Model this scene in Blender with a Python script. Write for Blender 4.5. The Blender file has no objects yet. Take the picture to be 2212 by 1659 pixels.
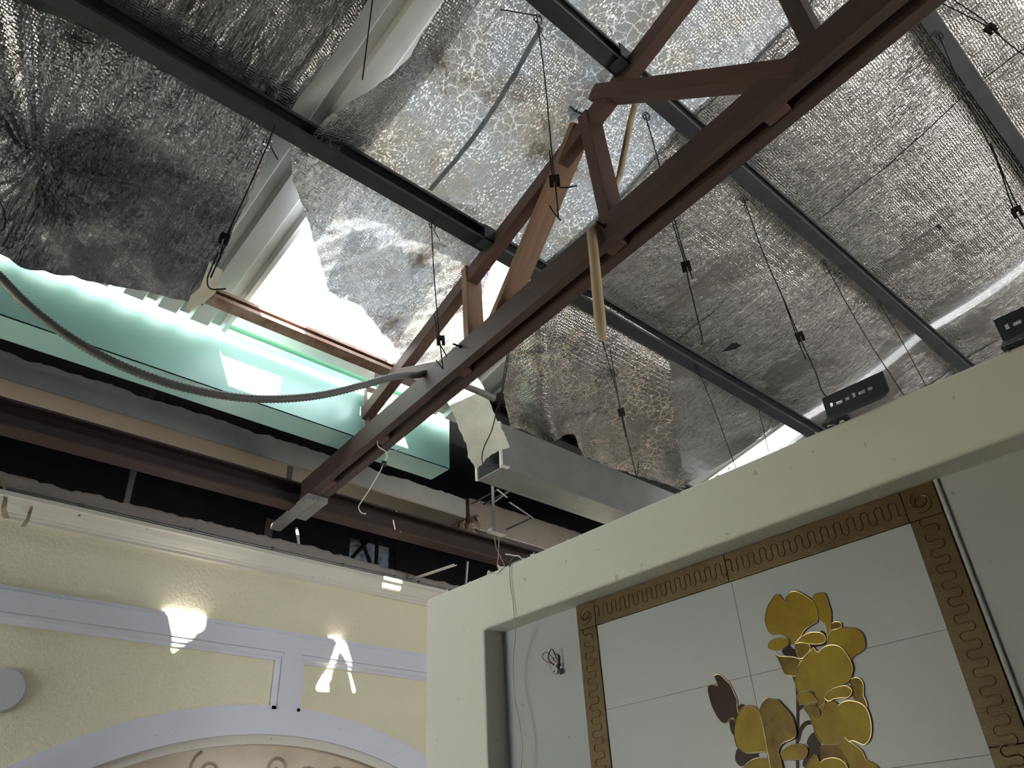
import bpy, math, random
from mathutils import Vector, Matrix, noise
random.seed(7)
S = bpy.context.scene
COL = S.collection
R = math.radians

# ------------------------------------------------------------------ camera, world, sun, exposure
F_PX, CX, CY = 1686.76, 1106.0, 829.5
EYE = Vector((0, 0, 1.5))
M3 = Matrix(((0.73744926, 0.33354551, 0.58729548),
             (-0.67353219, 0.42784626, 0.60274536),
             (-0.05022917, -0.84005653, 0.54016855)))   # columns: image right, image down, forward
cam_d = bpy.data.cameras.new('camera')
cam_d.sensor_width = 36.0
cam_d.lens = 36.0 * F_PX / 2212.0
cam_d.clip_start = 0.02
cam = bpy.data.objects.new('camera', cam_d)
COL.objects.link(cam)
r_, d_, f_ = M3.col[0], M3.col[1], M3.col[2]
cam.matrix_world = Matrix(((r_[0], -d_[0], -f_[0], EYE[0]), (r_[1], -d_[1], -f_[1], EYE[1]),
                           (r_[2], -d_[2], -f_[2], EYE[2]), (0, 0, 0, 1)))
S.camera = cam
S.cycles.max_bounces = 8

SKY_STRENGTH = 5.0
world = bpy.data.worlds.new('sky'); S.world = world
world.use_nodes = True
bg = world.node_tree.nodes['Background']
bg.inputs[0].default_value = (0.88, 0.94, 1.0, 1)
bg.inputs[1].default_value = SKY_STRENGTH

SUN_TRAVEL = Vector((0.207, 1.0, -0.71))
sun_d = bpy.data.lights.new('sun', 'SUN'); sun_d.energy = 55.0; sun_d.angle = R(0.6); sun_d.color = (1.0, 0.95, 0.86)
sun = bpy.data.objects.new('sun', sun_d); COL.objects.link(sun)
sun.location = (0, -6, 12)
sun.rotation_euler = SUN_TRAVEL.to_track_quat('-Z', 'Y').to_euler()

S.view_settings.view_transform = 'Standard'
S.view_settings.look = 'None'
S.view_settings.gamma = 1.0
S.view_settings.use_curve_mapping = False
S.view_settings.exposure = 0.95

# ------------------------------------------------------------------ geometry helpers
def ray(px, py):
    return M3 @ Vector(((px - CX) / F_PX, (py - CY) / F_PX, 1.0))
def on_x(px, py, x):
    d = ray(px, py); return EYE + d * (x / d.x)
def on_y(px, py, y):
    d = ray(px, py); return EYE + d * (y / d.y)
SL = 0.23                                   # roof falls 0.23 per metre towards +Y
def on_roof(px, py, h=3.63):
    d = ray(px, py); return EYE + d * (h / (d.z + SL * d.y))
SK = math.tan(R(5.3))                       # the truss stands 5.3 degrees askew of the walls
def on_truss(px, py, q=2.0):
    d = ray(px, py); return EYE + d * (q / (d.x - SK * d.y))
def on_face(px, py, P):                     # vertical plane through P square to the view
    d = ray(px, py); n = Vector((P.x, P.y, 0)); return EYE + d * (n.dot(P - EYE) / n.dot(d))
def roofz(y, h=3.63):
    return 1.5 + h - SL * y
def nz(x, y=0.0, z=0.0):
    return noise.noise(Vector((x, y, z)))
def fb(x, y=0.0, z=0.0, o=4):
    return noise.fractal(Vector((x, y, z)), 1.0, 2.0, o)

class MB:
    def __init__(s): s.v = []; s.f = []
    def add(s, vs, fs):
        o = len(s.v); s.v += [tuple(p) for p in vs]; s.f += [tuple(i + o for i in f) for f in fs]; return s
    def box(s, a, b):
        (x0, y0, z0), (x1, y1, z1) = a, b
        return s.add([(x0,y0,z0),(x1,y0,z0),(x1,y1,z0),(x0,y1,z0),(x0,y0,z1),(x1,y0,z1),(x1,y1,z1),(x0,y1,z1)],
                     [(3,2,1,0),(4,5,6,7),(0,1,5,4),(1,2,6,5),(2,3,7,6),(3,0,4,7)])
    def loft(s, rings, closed=True, caps=True):
        n = len(rings[0]); vs = [p for r in rings for p in r]; fs = []
        for i in range(len(rings) - 1):
            for j in range(n if closed else n - 1):
                k = (j + 1) % n
                fs.append((i*n+j, i*n+k, (i+1)*n+k, (i+1)*n+j))
        if caps and closed:
            fs.append(tuple(range(n))[::-1]); fs.append(tuple((len(rings)-1)*n + j for j in range(n)))
        return s.add(vs, fs)
    def tube(s, pts, r, n=8, caps=True):
        pts = [Vector(p) for p in pts]; rings = []; prev = None
        for i, p in enumerate(pts):
            t = (pts[min(i+1, len(pts)-1)] - pts[max(i-1, 0)]).normalized()
            if prev is None:
                a = t.orthogonal().normalized()
            else:
                a = prev - t * prev.dot(t)
                a = a.normalized() if a.length > 1e-6 else t.orthogonal().normalized()
            prev = a; b = t.cross(a)
            rr = r[i] if isinstance(r, (list, tuple)) else r
            rings.append([p + (a * math.cos(2*math.pi*j/n) + b * math.sin(2*math.pi*j/n)) * rr for j in range(n)])
        return s.loft(rings, True, caps)
    def sheet(s, pts, nu, nv):               # grid of nu x nv points
        return s.add(pts, [(j*nu+i, j*nu+i+1, (j+1)*nu+i+1, (j+1)*nu+i) for j in range(nv-1) for i in range(nu-1)])
    def poly(s, front, back):                # plate between two outlines
        n = len(front)
        return s.add(list(front) + list(back), [tuple(range(n)), tuple(range(2*n-1, n-1, -1))] +
                     [(i, n+i, n+(i+1) % n, (i+1) % n) for i in range(n)])
    def mesh(s, name, smooth=False):
        m = bpy.data.meshes.new(name); m.from_pydata(s.v, [], s.f); m.update()
        if smooth:
            for p in m.polygons: p.use_smooth = True
        return m

def tag(o, label=None, cat=None, group=None, kind=None):
    if label: o['label'] = label
    if cat: o['category'] = cat
    if group: o['group'] = group
    if kind: o['kind'] = kind
    return o
def empty(name, loc, label=None, cat=None, group=None, kind=None):
    o = bpy.data.objects.new(name, None); COL.objects.link(o); o.location = loc; o.empty_display_size = 0.1
    return tag(o, label, cat, group, kind)
WORLD_OFF = {}
def wpos(o):
    p = Vector(o.location)
    while o.parent: o = o.parent; p += Vector(o.location)
    return p
def obj(name, mb, mat, parent=None, smooth=False, bevel=0.0, label=None, cat=None, group=None, kind=None):
    """mesh given in world coordinates; parented children are shifted back so it stays put"""
    me = mb.mesh(name, smooth) if isinstance(mb, MB) else mb
    if not me.materials: me.materials.append(mat)
    o = bpy.data.objects.new(name, me); COL.objects.link(o)
    if parent:
        o.parent = parent; o.location = -wpos(parent)
    if bevel:
        b = o.modifiers.new('bevel', 'BEVEL'); b.width = bevel; b.segments = 2; b.limit_method = 'ANGLE'; b.angle_limit = R(40)
    return tag(o, label, cat, group, kind)
def curve(pts, n=8):                          # Catmull-Rom through points
    P = [Vector(p) for p in pts]; P = [P[0]*2 - P[1]] + P + [P[-1]*2 - P[-2]]; out = []
    for i in range(1, len(P) - 2):
        for k in range(n):
            t = k / n; a, b, c, d = P[i-1], P[i], P[i+1], P[i+2]
            out.append(0.5*((2*b) + (c-a)*t + (2*a-5*b+4*c-d)*t*t + (3*b-a-3*c+d)*t**3))
    return out + [P[-2]]

# ------------------------------------------------------------------ materials
def new_mat(name):
    m = bpy.data.materials.new(name); m.use_nodes = True
    nt = m.node_tree; return m, nt, nt.nodes['Principled BSDF']
def N(nt, t, **kw):
    n = nt.nodes.new(t)
    for k, v in kw.items(): setattr(n, k, v)
    return n
def coords(nt, scale=(1, 1, 1), rot=(0, 0, 0)):
    tc = N(nt, 'ShaderNodeTexCoord'); mp = N(nt, 'ShaderNodeMapping')
    mp.inputs['Scale'].default_value = scale; mp.inputs['Rotation'].default_value = rot
    nt.links.new(tc.outputs['Object'], mp.inputs[0]); return mp.outputs[0]
def noise_tex(nt, vec, scale, detail=4, rough=0.55, dist=0.0):
    n = N(nt, 'ShaderNodeTexNoise'); nt.links.new(vec, n.inputs['Vector'])
    n.inputs['Scale'].default_value = scale; n.inputs['Detail'].default_value = detail
    n.inputs['Roughness'].default_value = rough; n.inputs['Distortion'].default_value = dist
    return n.outputs['Fac']
def ramp(nt, fac, stops):
    r = N(nt, 'ShaderNodeValToRGB'); nt.links.new(fac, r.inputs[0])
    e = r.color_ramp.elements
    while len(e) < len(stops): e.new(0.5)
    for i, (p, c) in enumerate(stops):
        e[i].position = p; e[i].color = c if len(c) == 4 else (*c, 1)
    return r.outputs[0]
def mixc(nt, fac, a, b):
    m = N(nt, 'ShaderNodeMix', data_type='RGBA')
    for sock, v in ((m.inputs[0], fac), (m.inputs[6], a), (m.inputs[7], b)):
        if hasattr(v, 'is_output') or hasattr(v, 'links'): nt.links.new(v, sock)
        elif isinstance(v, (int, float)): sock.default_value = v
        else: sock.default_value = (*v, 1)
    return m.outputs[2]
def math_(nt, op, a, b=0.5):
    m = N(nt, 'ShaderNodeMath', operation=op)
    for i, v in enumerate((a, b)):
        if isinstance(v, (int, float)): m.inputs[i].default_value = v
        else: nt.links.new(v, m.inputs[i])
    return m.outputs[0]
def bump(nt, h, strength, dist, bsdf, prev=None):
    b = N(nt, 'ShaderNodeBump'); b.inputs['Strength'].default_value = strength; b.inputs['Distance'].default_value = dist
    nt.links.new(h, b.inputs['Height'])
    if prev: nt.links.new(prev, b.inputs['Normal'])
    if bsdf: nt.links.new(b.outputs[0], bsdf.inputs['Normal'])
    return b.outputs[0]

def plain(name, col, rough=0.6, metal=0.0, var=0.0, vscale=6.0, col2=None, bscale=0, bstr=0.2, bdist=0.003, stretch=(1, 1, 1), spec=0.5):
    m, nt, b = new_mat(name)
    b.inputs['Roughness'].default_value = rough; b.inputs['Metallic'].default_value = metal
    b.inputs['Specular IOR Level'].default_value = spec
    vec = coords(nt, stretch)
    if var:
        c2 = col2 or tuple(c * (1 - var) for c in col)
        nt.links.new(mixc(nt, ramp(nt, noise_tex(nt, vec, vscale, 5, 0.6), [(0.35, (0, 0, 0)), (0.7, (1, 1, 1))]), col, c2), b.inputs['Base Color'])
    else:
        b.inputs['Base Color'].default_value = (*col, 1)
    if bscale:
        bump(nt, noise_tex(nt, vec, bscale, 4), bstr, bdist, b)
    return m
def wood(name, c1, c2, rough=0.7):
    m, nt, b = new_mat(name)
    v = coords(nt, (1.2, 14, 14))
    n1 = noise_tex(nt, v, 3.0, 6, 0.62, 0.6)
    v2 = coords(nt, (1.0, 1.0, 1.0)); n2 = noise_tex(nt, v2, 5.0, 3)
    c = mixc(nt, ramp(nt, n1, [(0.3, (0, 0, 0)), (0.7, (1, 1, 1))]), c1, c2)
    c = mixc(nt, math_(nt, 'MULTIPLY', n2, 0.5), c, tuple(x * 0.55 for x in c1))
    nt.links.new(c, b.inputs['Base Color']); b.inputs['Roughness'].default_value = rough
    v3 = coords(nt, (60, 6, 6), (0, 0, R(18)))                # saw marks
    n3 = noise_tex(nt, v3, 3.0, 2)
    p = bump(nt, n1, 0.35, 0.004, None); bump(nt, n3, 0.25, 0.002, b, p)
    return m
def foil(name, tint=(0.86, 0.86, 0.88), rough=0.2, trans=0.06, dirt=0.15, dirt_col=(0.05, 0.045, 0.04), wr=1.0, cell=1.0,
         crack=0.0, crack_col=(0.62, 0.5, 0.26), spark=0.0, trans_col=(0.9, 0.93, 1.0), stain=0.0, stain_col=(0.45, 0.27, 0.08), dirt_y=None):
    m, nt, b = new_mat(name)
    out = nt.nodes['Material Output']
    vec = coords(nt)
    big = noise_tex(nt, vec, 1.7, 3)
    vo = N(nt, 'ShaderNodeTexVoronoi'); nt.links.new(vec, vo.inputs['Vector']); vo.inputs['Scale'].default_value = 75; vo.inputs['Randomness'].default_value = 0.35
    bub = vo.outputs['Distance']
    wv = coords(nt, (52, 3.6, 52)); wn = noise_tex(nt, wv, 1.0, 5, 0.62, 0.5)
    crease = math_(nt, 'ABSOLUTE', math_(nt, 'SUBTRACT', wn, 0.5))
    crease = ramp(nt, crease, [(0.0, (0,)*3), (0.09, (1,)*3)])
    w2 = noise_tex(nt, vec, 7, 6, 0.62, 1.2)
    wmask = ramp(nt, big, [(0.40, (0.06,)*3), (0.60, (1,)*3)])
    p = bump(nt, math_(nt, 'MULTIPLY', wn, wmask), 0.9 * wr, 0.018, None)
    p = bump(nt, math_(nt, 'MULTIPLY', crease, wmask), 0.5 * wr, 0.004, None, p)
    p = bump(nt, w2, 0.22, 0.02, None, p)
    bump(nt, bub, 0.8 * cell, 0.006, b, p)
    dmask = ramp(nt, noise_tex(nt, vec, 3.1, 8, 0.68, 0.5), [(0.62 - 0.5 * dirt, (0, 0, 0)), (0.72 - 0.35 * dirt, (1, 1, 1))])
    dm = math_(nt, 'MULTIPLY', dmask, 0.82 if dirt > 0.02 else 0.0)
    if dirt_y:                                       # mould has grown only on the lower, wet end of the sheet
        sx = N(nt, 'ShaderNodeSeparateXYZ'); nt.links.new(vec, sx.inputs[0])
        yy = math_(nt, 'ADD', sx.outputs[1], math_(nt, 'MULTIPLY', noise_tex(nt, vec, 2.2, 4), 0.5))
        mr = N(nt, 'ShaderNodeMapRange'); nt.links.new(yy, mr.inputs[0]); mr.inputs[1].default_value = dirt_y; mr.inputs[2].default_value = dirt_y + 0.12
        dm = math_(nt, 'MULTIPLY', dm, mr.outputs[0])
    colr = mixc(nt, dm, tint, dirt_col)
    metal = math_(nt, 'SUBTRACT', 1.0, math_(nt, 'MULTIPLY', dm, 0.6))
    if stain > 0:
        sm = ramp(nt, noise_tex(nt, coords(nt, (1.5, 1.1, 1.5), (0.4, 0, 0.9)), 2.6, 7, 0.7, 0.8), [(0.63 - 0.3 * stain, (0, 0, 0)), (0.74 - 0.25 * stain, (1, 1, 1))])
        sm = math_(nt, 'MULTIPLY', sm, 0.85)
        colr = mixc(nt, sm, colr, stain_col); metal = math_(nt, 'MULTIPLY', metal, math_(nt, 'SUBTRACT', 1.0, sm))
    tfac = trans
    if crack > 0:
        vc = N(nt, 'ShaderNodeTexVoronoi', feature='DISTANCE_TO_EDGE')
        dv = N(nt, 'ShaderNodeMix', data_type='VECTOR'); nt.links.new(vec, dv.inputs[4])
        nn = N(nt, 'ShaderNodeTexNoise'); nn.inputs['Scale'].default_value = 14; nt.links.new(vec, nn.inputs['Vector'])
        nt.links.new(nn.outputs['Color'], dv.inputs[5]); dv.inputs[0].default_value = 0.07
        nt.links.new(dv.outputs[1], vc.inputs['Vector']); vc.inputs['Scale'].default_value = 16
        cm = ramp(nt, vc.outputs['Distance'], [(0.010, (1, 1, 1)), (0.05, (0, 0, 0))])
        cm = math_(nt, 'MULTIPLY', cm, ramp(nt, noise_tex(nt, vec, 2.3, 2), [(0.45, (0, 0, 0)), (0.55, (crack,) * 3)]))
        colr = mixc(nt, cm, colr, crack_col); metal = math_(nt, 'MULTIPLY', metal, math_(nt, 'SUBTRACT', 1.0, cm))
        tfac = math_(nt, 'ADD', math_(nt, 'MULTIPLY', cm, 0.06), trans)
    nt.links.new(colr, b.inputs['Base Color']); nt.links.new(metal, b.inputs['Metallic'])
    b.inputs['Roughness'].default_value = rough
    tr = N(nt, 'ShaderNodeBsdfTranslucent'); tr.inputs[0].default_value = (*trans_col, 1)
    if spark > 0:                                 # worn pinholes of the aged foil let more light through
        sp = N(nt, 'ShaderNodeTexVoronoi'); nt.links.new(coords(nt, (105, 38, 105), (0, 0, 0.12)), sp.inputs['Vector']); sp.inputs['Scale'].default_value = 1.0
        sv = ramp(nt, sp.outputs['Distance'], [(0.10, (spark,) * 3), (0.36, (0, 0, 0))])
        sv = math_(nt, 'MULTIPLY', sv, ramp(nt, noise_tex(nt, vec, 5, 5, 0.7), [(0.38, (0.0,)*3), (0.68, (1,)*3)]))
        tfac = math_(nt, 'ADD', sv, tfac)
        tcol = mixc(nt, ramp(nt, noise_tex(nt, vec, 1.9, 5, 0.65), [(0.38, (0,)*3), (0.66, (1,)*3)]), (0.78, 0.89, 1.0), (0.62, 0.58, 0.48))
        tcol = mixc(nt, dm, tcol, (0.18, 0.13, 0.07)); nt.links.new(tcol, tr.inputs[0])
    mx = N(nt, 'ShaderNodeMixShader')
    if isinstance(tfac, (int, float)): mx.inputs[0].default_value = tfac
    else: nt.links.new(tfac, mx.inputs[0])
    nt.links.new(b.outputs[0], mx.inputs[1]); nt.links.new(tr.outputs[0], mx.inputs[2])
    nt.links.new(mx.outputs[0], out.inputs[0])
    return m

def stucco_mat():
    m, nt, b = new_mat('yellow_stucco')
    v = coords(nt); n = noise_tex(nt, v, 2.0, 5)
    nt.links.new(mixc(nt, n, (0.78, 0.72, 0.53), (0.70, 0.64, 0.46)), b.inputs['Base Color'])
    b.inputs['Roughness'].default_value = 0.75
    vv = N(nt, 'ShaderNodeTexVoronoi', feature='SMOOTH_F1'); nt.links.new(v, vv.inputs['Vector']); vv.inputs['Scale'].default_value = 38
    p = bump(nt, noise_tex(nt, v, 55, 3, 0.5, 0.8), 0.55, 0.008, None)
    bump(nt, vv.outputs['Distance'], 0.3, 0.008, b, p)
    return m
def plaster_mat(name, c, c2, scale=3.0, bs=40, bstr=0.15):
    m, nt, b = new_mat(name)
    v = coords(nt); n = noise_tex(nt, v, scale, 6, 0.6)
    col = mixc(nt, n, c, c2)
    pits = ramp(nt, noise_tex(nt, v, 24, 3), [(0.27, (1, 1, 1)), (0.30, (0, 0, 0))])
    col = mixc(nt, math_(nt, 'MULTIPLY', pits, 0.5), col, tuple(x * 0.4 for x in c))
    nt.links.new(col, b.inputs['Base Color']); b.inputs['Roughness'].default_value = 0.8
    bump(nt, noise_tex(nt, v, bs, 4), bstr, 0.004, b)
    return m

MAT = dict(
    stucco=stucco_mat(),
    trimwhite=plaster_mat('lavender_white_paint', (0.70, 0.70, 0.76), (0.62, 0.62, 0.68)),
    cornice=plaster_mat('cornice_plaster', (0.70, 0.66, 0.58), (0.60, 0.56, 0.49)),
    rawplaster=plaster_mat('broken_plaster', (0.42, 0.38, 0.35), (0.30, 0.27, 0.25), 6, 30, 0.6),
    concrete=plaster_mat('grey_concrete', (0.36, 0.36, 0.35), (0.24, 0.24, 0.235), 5, 25, 0.3),
    soffit=plaster_mat('tan_soffit_plaster', (0.30, 0.255, 0.20), (0.23, 0.20, 0.165), 5, 25, 0.2),
    wallgrey=plaster_mat('grey_green_wall_paint', (0.68, 0.68, 0.61), (0.61, 0.61, 0.55), 2.0, 30, 0.12),
    recess=plaster_mat('pale_grey_recess_paint', (0.42, 0.445, 0.455), (0.37, 0.39, 0.40), 2.0, 30, 0.08),
    floor=plain('dusty_floor', (0.38, 0.36, 0.33), 0.7, 0, 0.3, 3),
    outerwall=plain('plain_inner_wall', (0.26, 0.25, 0.23), 0.8, 0, 0.2, 2),
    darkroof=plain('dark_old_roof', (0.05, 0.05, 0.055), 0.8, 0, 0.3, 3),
    sheet=plain('galvanised_roof_sheet', (0.62, 0.62, 0.59), 0.5, 0.1, 0.2, 3, stretch=(1, 0.3, 1)),
    purlin=plain('grey_painted_steel', (0.050, 0.056, 0.060), 0.5, 0.3, 0.35, 6),
    rust=plain('rusty_brown_steel', (0.17, 0.075, 0.04), 0.6, 0.1, 0.4, 9, (0.30, 0.22, 0.17)),
    wood_dark=wood('dark_hardwood', (0.068, 0.036, 0.026), (0.034, 0.019, 0.014)),
    wood_red=wood('red_brown_hardwood', (0.105, 0.050, 0.036), (0.055, 0.027, 0.02)),
    wood_tan=wood('tan_hardwood', (0.27, 0.15, 0.085), (0.19, 0.10, 0.055)),
    redsteel=plain('red_oxide_steel', (0.024, 0.009, 0.008), 0.6, 0.1, 0.4, 6),
    mint=plain('mint_green_sheet_metal', (0.30, 0.52, 0.47), 0.28, 0.0, 0.10, 1.5),
    greenlip=plain('green_sheet_metal', (0.10, 0.26, 0.16), 0.35, 0.0, 0.2, 3),
    galv=plain('galvanised_duct', (0.22, 0.225, 0.22), 0.42, 0.55, 0.25, 4),
    galv_in=plain('duct_inside', (0.35, 0.35, 0.40), 0.5, 0.4),
    wire=plain('black_wire', (0.018, 0.016, 0.018), 0.5, 0.4),
    palewire=plain('pale_wire', (0.55, 0.53, 0.48), 0.5, 0.3),
    clip=plain('dark_spring_steel', (0.03, 0.022, 0.018), 0.5, 0.5),
    conduit=plain('grey_flexible_conduit', (0.16, 0.165, 0.15), 0.5, 0.1),
    stick=plain('pale_wooden_stick', (0.50, 0.38, 0.22), 0.7, 0, 0.35, 8, stretch=(1, 1, 0.2)),
    tray=plain('blue_grey_steel_tray', (0.045, 0.058, 0.065), 0.45, 0.4, 0.2, 8),
    whitepipe=plain('off_white_plastic', (0.62, 0.58, 0.52), 0.5, 0, 0.2, 12),
    paper=plain('torn_paper', (0.46, 0.36, 0.25), 0.85, 0, 0.4, 12),
    backing=plain('yellowed_bubble_backing', (0.60, 0.58, 0.46), 0.55, 0, 0.25, 6, bscale=70, bstr=0.5, bdist=0.006),
    disc=plain('grey_plastic_disc', (0.52, 0.52, 0.55), 0.5),
    red=plain('red_insulation', (0.22, 0.02, 0.03), 0.5),
    black=plain('black_insulation', (0.012, 0.012, 0.016), 0.5),
    box=plain('grey_junction_box', (0.45, 0.46, 0.46), 0.6, 0, 0.2, 20),
    gold=plain('gold_brown_tile', (0.085, 0.055, 0.02), 0.36, 0.45, 0.35, 5, (0.125, 0.09, 0.036), 60, 0.4, 0.002, (1, 1, 4)),
    goldrelief=plain('gold_relief_line', (0.09, 0.055, 0.018), 0.35, 0.6),
    mural=plain('pale_blue_grey_tile', (0.41, 0.44, 0.455), 0.4, 0, 0.08, 2),
    petal=plain('amber_petal_glass', (0.36, 0.255, 0.012), 0.4, 0, 0.5, 9, (0.24, 0.13, 0.008), spec=0.15),
    petal2=plain('deep_amber_petal_glass', (0.27, 0.175, 0.011), 0.4, 0, 0.6, 10, (0.10, 0.05, 0.008), spec=0.15),
    bud=plain('dark_brown_glass', (0.032, 0.011, 0.007), 0.4, 0, 0.3, 6, spec=0.15),
    outline=plain('gold_outline', (0.50, 0.40, 0.2), 0.35, 0.7),
    glass=plain('cream_patterned_glass', (0.62, 0.50, 0.36), 0.3, 0, 0.35, 3.5, (0.74, 0.66, 0.52)),
    dusty=plain('dust_grey_board', (0.24, 0.235, 0.22), 0.8, 0, 0.3, 9),
)
MAT['foil'] = foil('silver_foil', tint=(0.78, 0.77, 0.76), rough=0.16, trans=0.03, dirt=0.0, wr=1.6)
MAT['foil_dark'] = foil('dark_reflecting_foil', tint=(0.31, 0.31, 0.33), trans=0.01, dirt=0.12, wr=1.9, cell=0.8)  # low tint paints in the dark surroundings this foil mirrors
MAT['foil_mold'] = foil('mouldy_foil', tint=(0.40, 0.40, 0.43), trans=0.008, dirt=0.56, dirt_y=2.98, dirt_col=(0.022, 0.026, 0.034), wr=2.0, cell=0.75, crack=0.16, crack_col=(0.55, 0.55, 0.42))
MAT['foil_lit'] = foil('worn_translucent_foil', tint=(0.52, 0.53, 0.57), trans=0.013, dirt=0.13, dirt_col=(0.10, 0.075, 0.045), wr=0.9, crack=0.35, crack_col=(0.6, 0.56, 0.44), spark=0.13)
MAT['foil_clear'] = foil('thin_plastic_foil', tint=(0.8, 0.83, 0.9), rough=0.12, trans=0.03, dirt=0.07, dirt_col=(0.14, 0.10, 0.06), wr=1.3, spark=0.18)
MAT['foil_stained'] = foil('stained_hanging_foil', tint=(0.58, 0.56, 0.55), rough=0.25, trans=0.01, dirt=0.12, wr=0.7, cell=1.3, crack=1.0, stain=0.2, stain_col=(0.50, 0.42, 0.28))

# ================================================================== THE SETTING
obj('floor', MB().box((-5, -6, -0.12), (9.6, 9.6, 0)), MAT['floor'], label='dusty grey floor', kind='structure')
# --- yellow wall with the arch
YA = 5.2
ACX, ACZ, RO, RI = 2.703, -0.435, 3.011, 2.854
def arc(r, z0, n=40, rev=False):
    a0 = math.acos((z0 - ACZ) / r)
    pts = [(ACX + r * math.sin(-a0 + 2 * a0 * i / n), ACZ + r * math.cos(-a0 + 2 * a0 * i / n)) for i in range(n + 1)]
    return pts[::-1] if rev else pts
outl = [(-4.9, 0)] + arc(RI - 0.03, 0.0) + [(7.2, 0), (7.2, 3.556), (-4.9, 3.556)]
wl = obj('wall_left', MB().poly([(x, YA, z) for x, z in outl], [(x, YA + 0.25, z) for x, z in outl]), MAT['stucco'],
         label='cream yellow stucco wall with white arched mouldings', kind='structure')
mb = MB(); n = 520; vs = []; fs = []                                     # hacked-off plaster along its top
for i in range(n):
    x = -4.9 + 12.1 * i / (n - 1)
    zt = 3.788 + 0.018 * fb(x * 3.1, 1.0) + 0.012 * nz(x * 17) + 0.006 * nz(x * 47)
    if x > 3.0: zt -= 0.04 * min(1, (x - 3.0) / 0.8)
    yt = 0.035 + 0.02 * nz(x * 9, 5)
    for y, z in ((YA + 0.012, 3.556), (YA + 0.012, 3.677), (YA + 0.022 + 0.01 * nz(x * 14, 3), zt - 0.02), (YA + yt, zt), (YA + 0.2, zt + 0.01), (YA + 0.24, 3.556)):
        vs.append((x, y, z))
for i in range(n - 1):
    for j in range(5): fs.append((i*6+j, (i+1)*6+j, (i+1)*6+j+1, i*6+j+1))
obj('broken_plaster_edge', MB().add(vs, fs), MAT['rawplaster'], wl)
def wall_strip(prof, x0, x1, m, name, parent=None, **kw):                # profile (outward, z) swept along X
    rings = [[(x, YA - o, z) for o, z in prof] for x in (x0, x1)]
    return obj(name, MB().loft(rings), m, parent, **kw)
t1 = wall_strip([(0, 3.493), (.027, 3.493), (.027, 3.512), (.036, 3.517), (.039, 3.529), (.051, 3.534), (.075, 3.562), (.094, 3.595), (.111, 3.599), (.111, 3.626), (.06, 3.638), (0, 3.640)],
                -4.9, 7.2, MAT['cornice'], 'trim_1', label='cream moulded cornice along the top of the yellow wall', kind='structure')
t2 = empty('trim_2', (0, YA, 2.951), 'white panel mouldings and arch band on the yellow wall', kind='structure')
wall_strip([(0, 2.951), (.05, 2.951), (.05, 3.072), (.036, 3.078), (.036, 3.099), (0, 3.099)], -4.9, 7.2, MAT['trimwhite'], 'band', t2)
for x0, x1 in ((-4.9, 2.652), (2.789, 7.2)):
    wall_strip([(0, 2.897), (.015, 2.897), (.022, 2.912), (.036, 2.922), (.041, 2.949), (.0, 2.951)], x0, x1, MAT['trimwhite'], 'bead', t2)
obj('mullion', MB().box((2.652, YA - 0.048, 2.565), (2.789, YA, 2.958)), MAT['trimwhite'], t2)
for x0, x1 in ((2.608, 2.652), (2.789, 2.832)):
    obj('bead', MB().box((x0, YA - 0.024, 2.570), (x1, YA, 2.927)), MAT['trimwhite'], t2, bevel=0.006)
def arc_band(r0, r1, d, name, parent, m, z0=0.0):
    a, b = arc(r0, z0, 72), arc(r1, z0, 72)
    rings = [[(p[0], YA, p[1]), (p[0], YA - d, p[1]), (q[0], YA - d, q[1]), (q[0], YA, q[1])] for p, q in zip(a, b)]
    return obj(name, MB().loft(rings), m, parent)
arc_band(RI, RO, 0.05, 'arch_band', t2, MAT['trimwhite'])
arc_band(RO, RO + 0.027, 0.024, 'bead', t2, MAT['trimwhite'])
w1 = empty('window_1', (ACX, YA, 0), 'arched window with cream patterned glass under the white arch band', kind='structure')
arc_band(RI - 0.055, RI, 0.024, 'window_frame', w1, MAT['cornice'])
pane = arc(RI - 0.04, 0.0)
gp = obj('pane', MB().poly([(x, YA + 0.05, z) for x, z in pane], [(x, YA + 0.06, z) for x, z in pane]), MAT['glass'], w1)
for k in range(9):                                                       # swirls of the glass pattern
    cx, r = ACX - 0.9 + 0.23 * k, 0.085 + 0.02 * (k % 3)
    cz = ACZ + math.sqrt((RI - 0.19)**2 - (cx - ACX)**2) - 0.06 * (k % 2)
    pts = [(cx + r * (1 - t / 9) * math.cos(t * 1.1 + k), YA + 0.048, cz + r * (1 - t / 9) * math.sin(t * 1.1 + k)) for t in [q * 0.35 for q in range(26)]]
    obj('swirl', MB().tube(pts, 0.010, 5), MAT['paper'], w1)
# --- wall with the mural recess
XB, XR = 2.3, 2.41
ZT, ZS = 2.704, 2.461
lsh = [(3.052, 0), (3.052, ZT), (-5.0, ZT), (-5.0, ZS), (2.631, ZS), (2.631, 0)]
wr = obj('wall_right', MB().poly([(XB, y, z) for y, z in lsh], [(2.66, y, z) for y, z in lsh]), MAT['wallgrey'],
         bevel=0.010, label='grey green plastered wall with a shallow mural recess', kind='structure')
obj('recess_panel', MB().box((XR, -5.0, 0), (2.655, 2.65, ZS + 0.02)), MAT['recess'], wr)
# chips along the top edge
mb = MB()
for k in range(46):
    y = random.uniform(-0.5, 3.0); a = random.uniform(0.004, 0.011)
    c = Vector((XB + random.uniform(-0.004, 0.02), y, ZT + random.uniform(-0.006, 0.006)))
    mb.add([c + Vector((random.uniform(-a, a), random.uniform(-a, a) * 1.8, random.uniform(-a, a))) for _ in range(5)],
           [(0, 1, 2), (0, 2, 3), (0, 3, 4), (1, 2, 4), (2, 3, 4), (0, 1, 4)])
tag(obj('plaster_chip', mb, MAT['wallgrey'], wr), kind='stuff')
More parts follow.
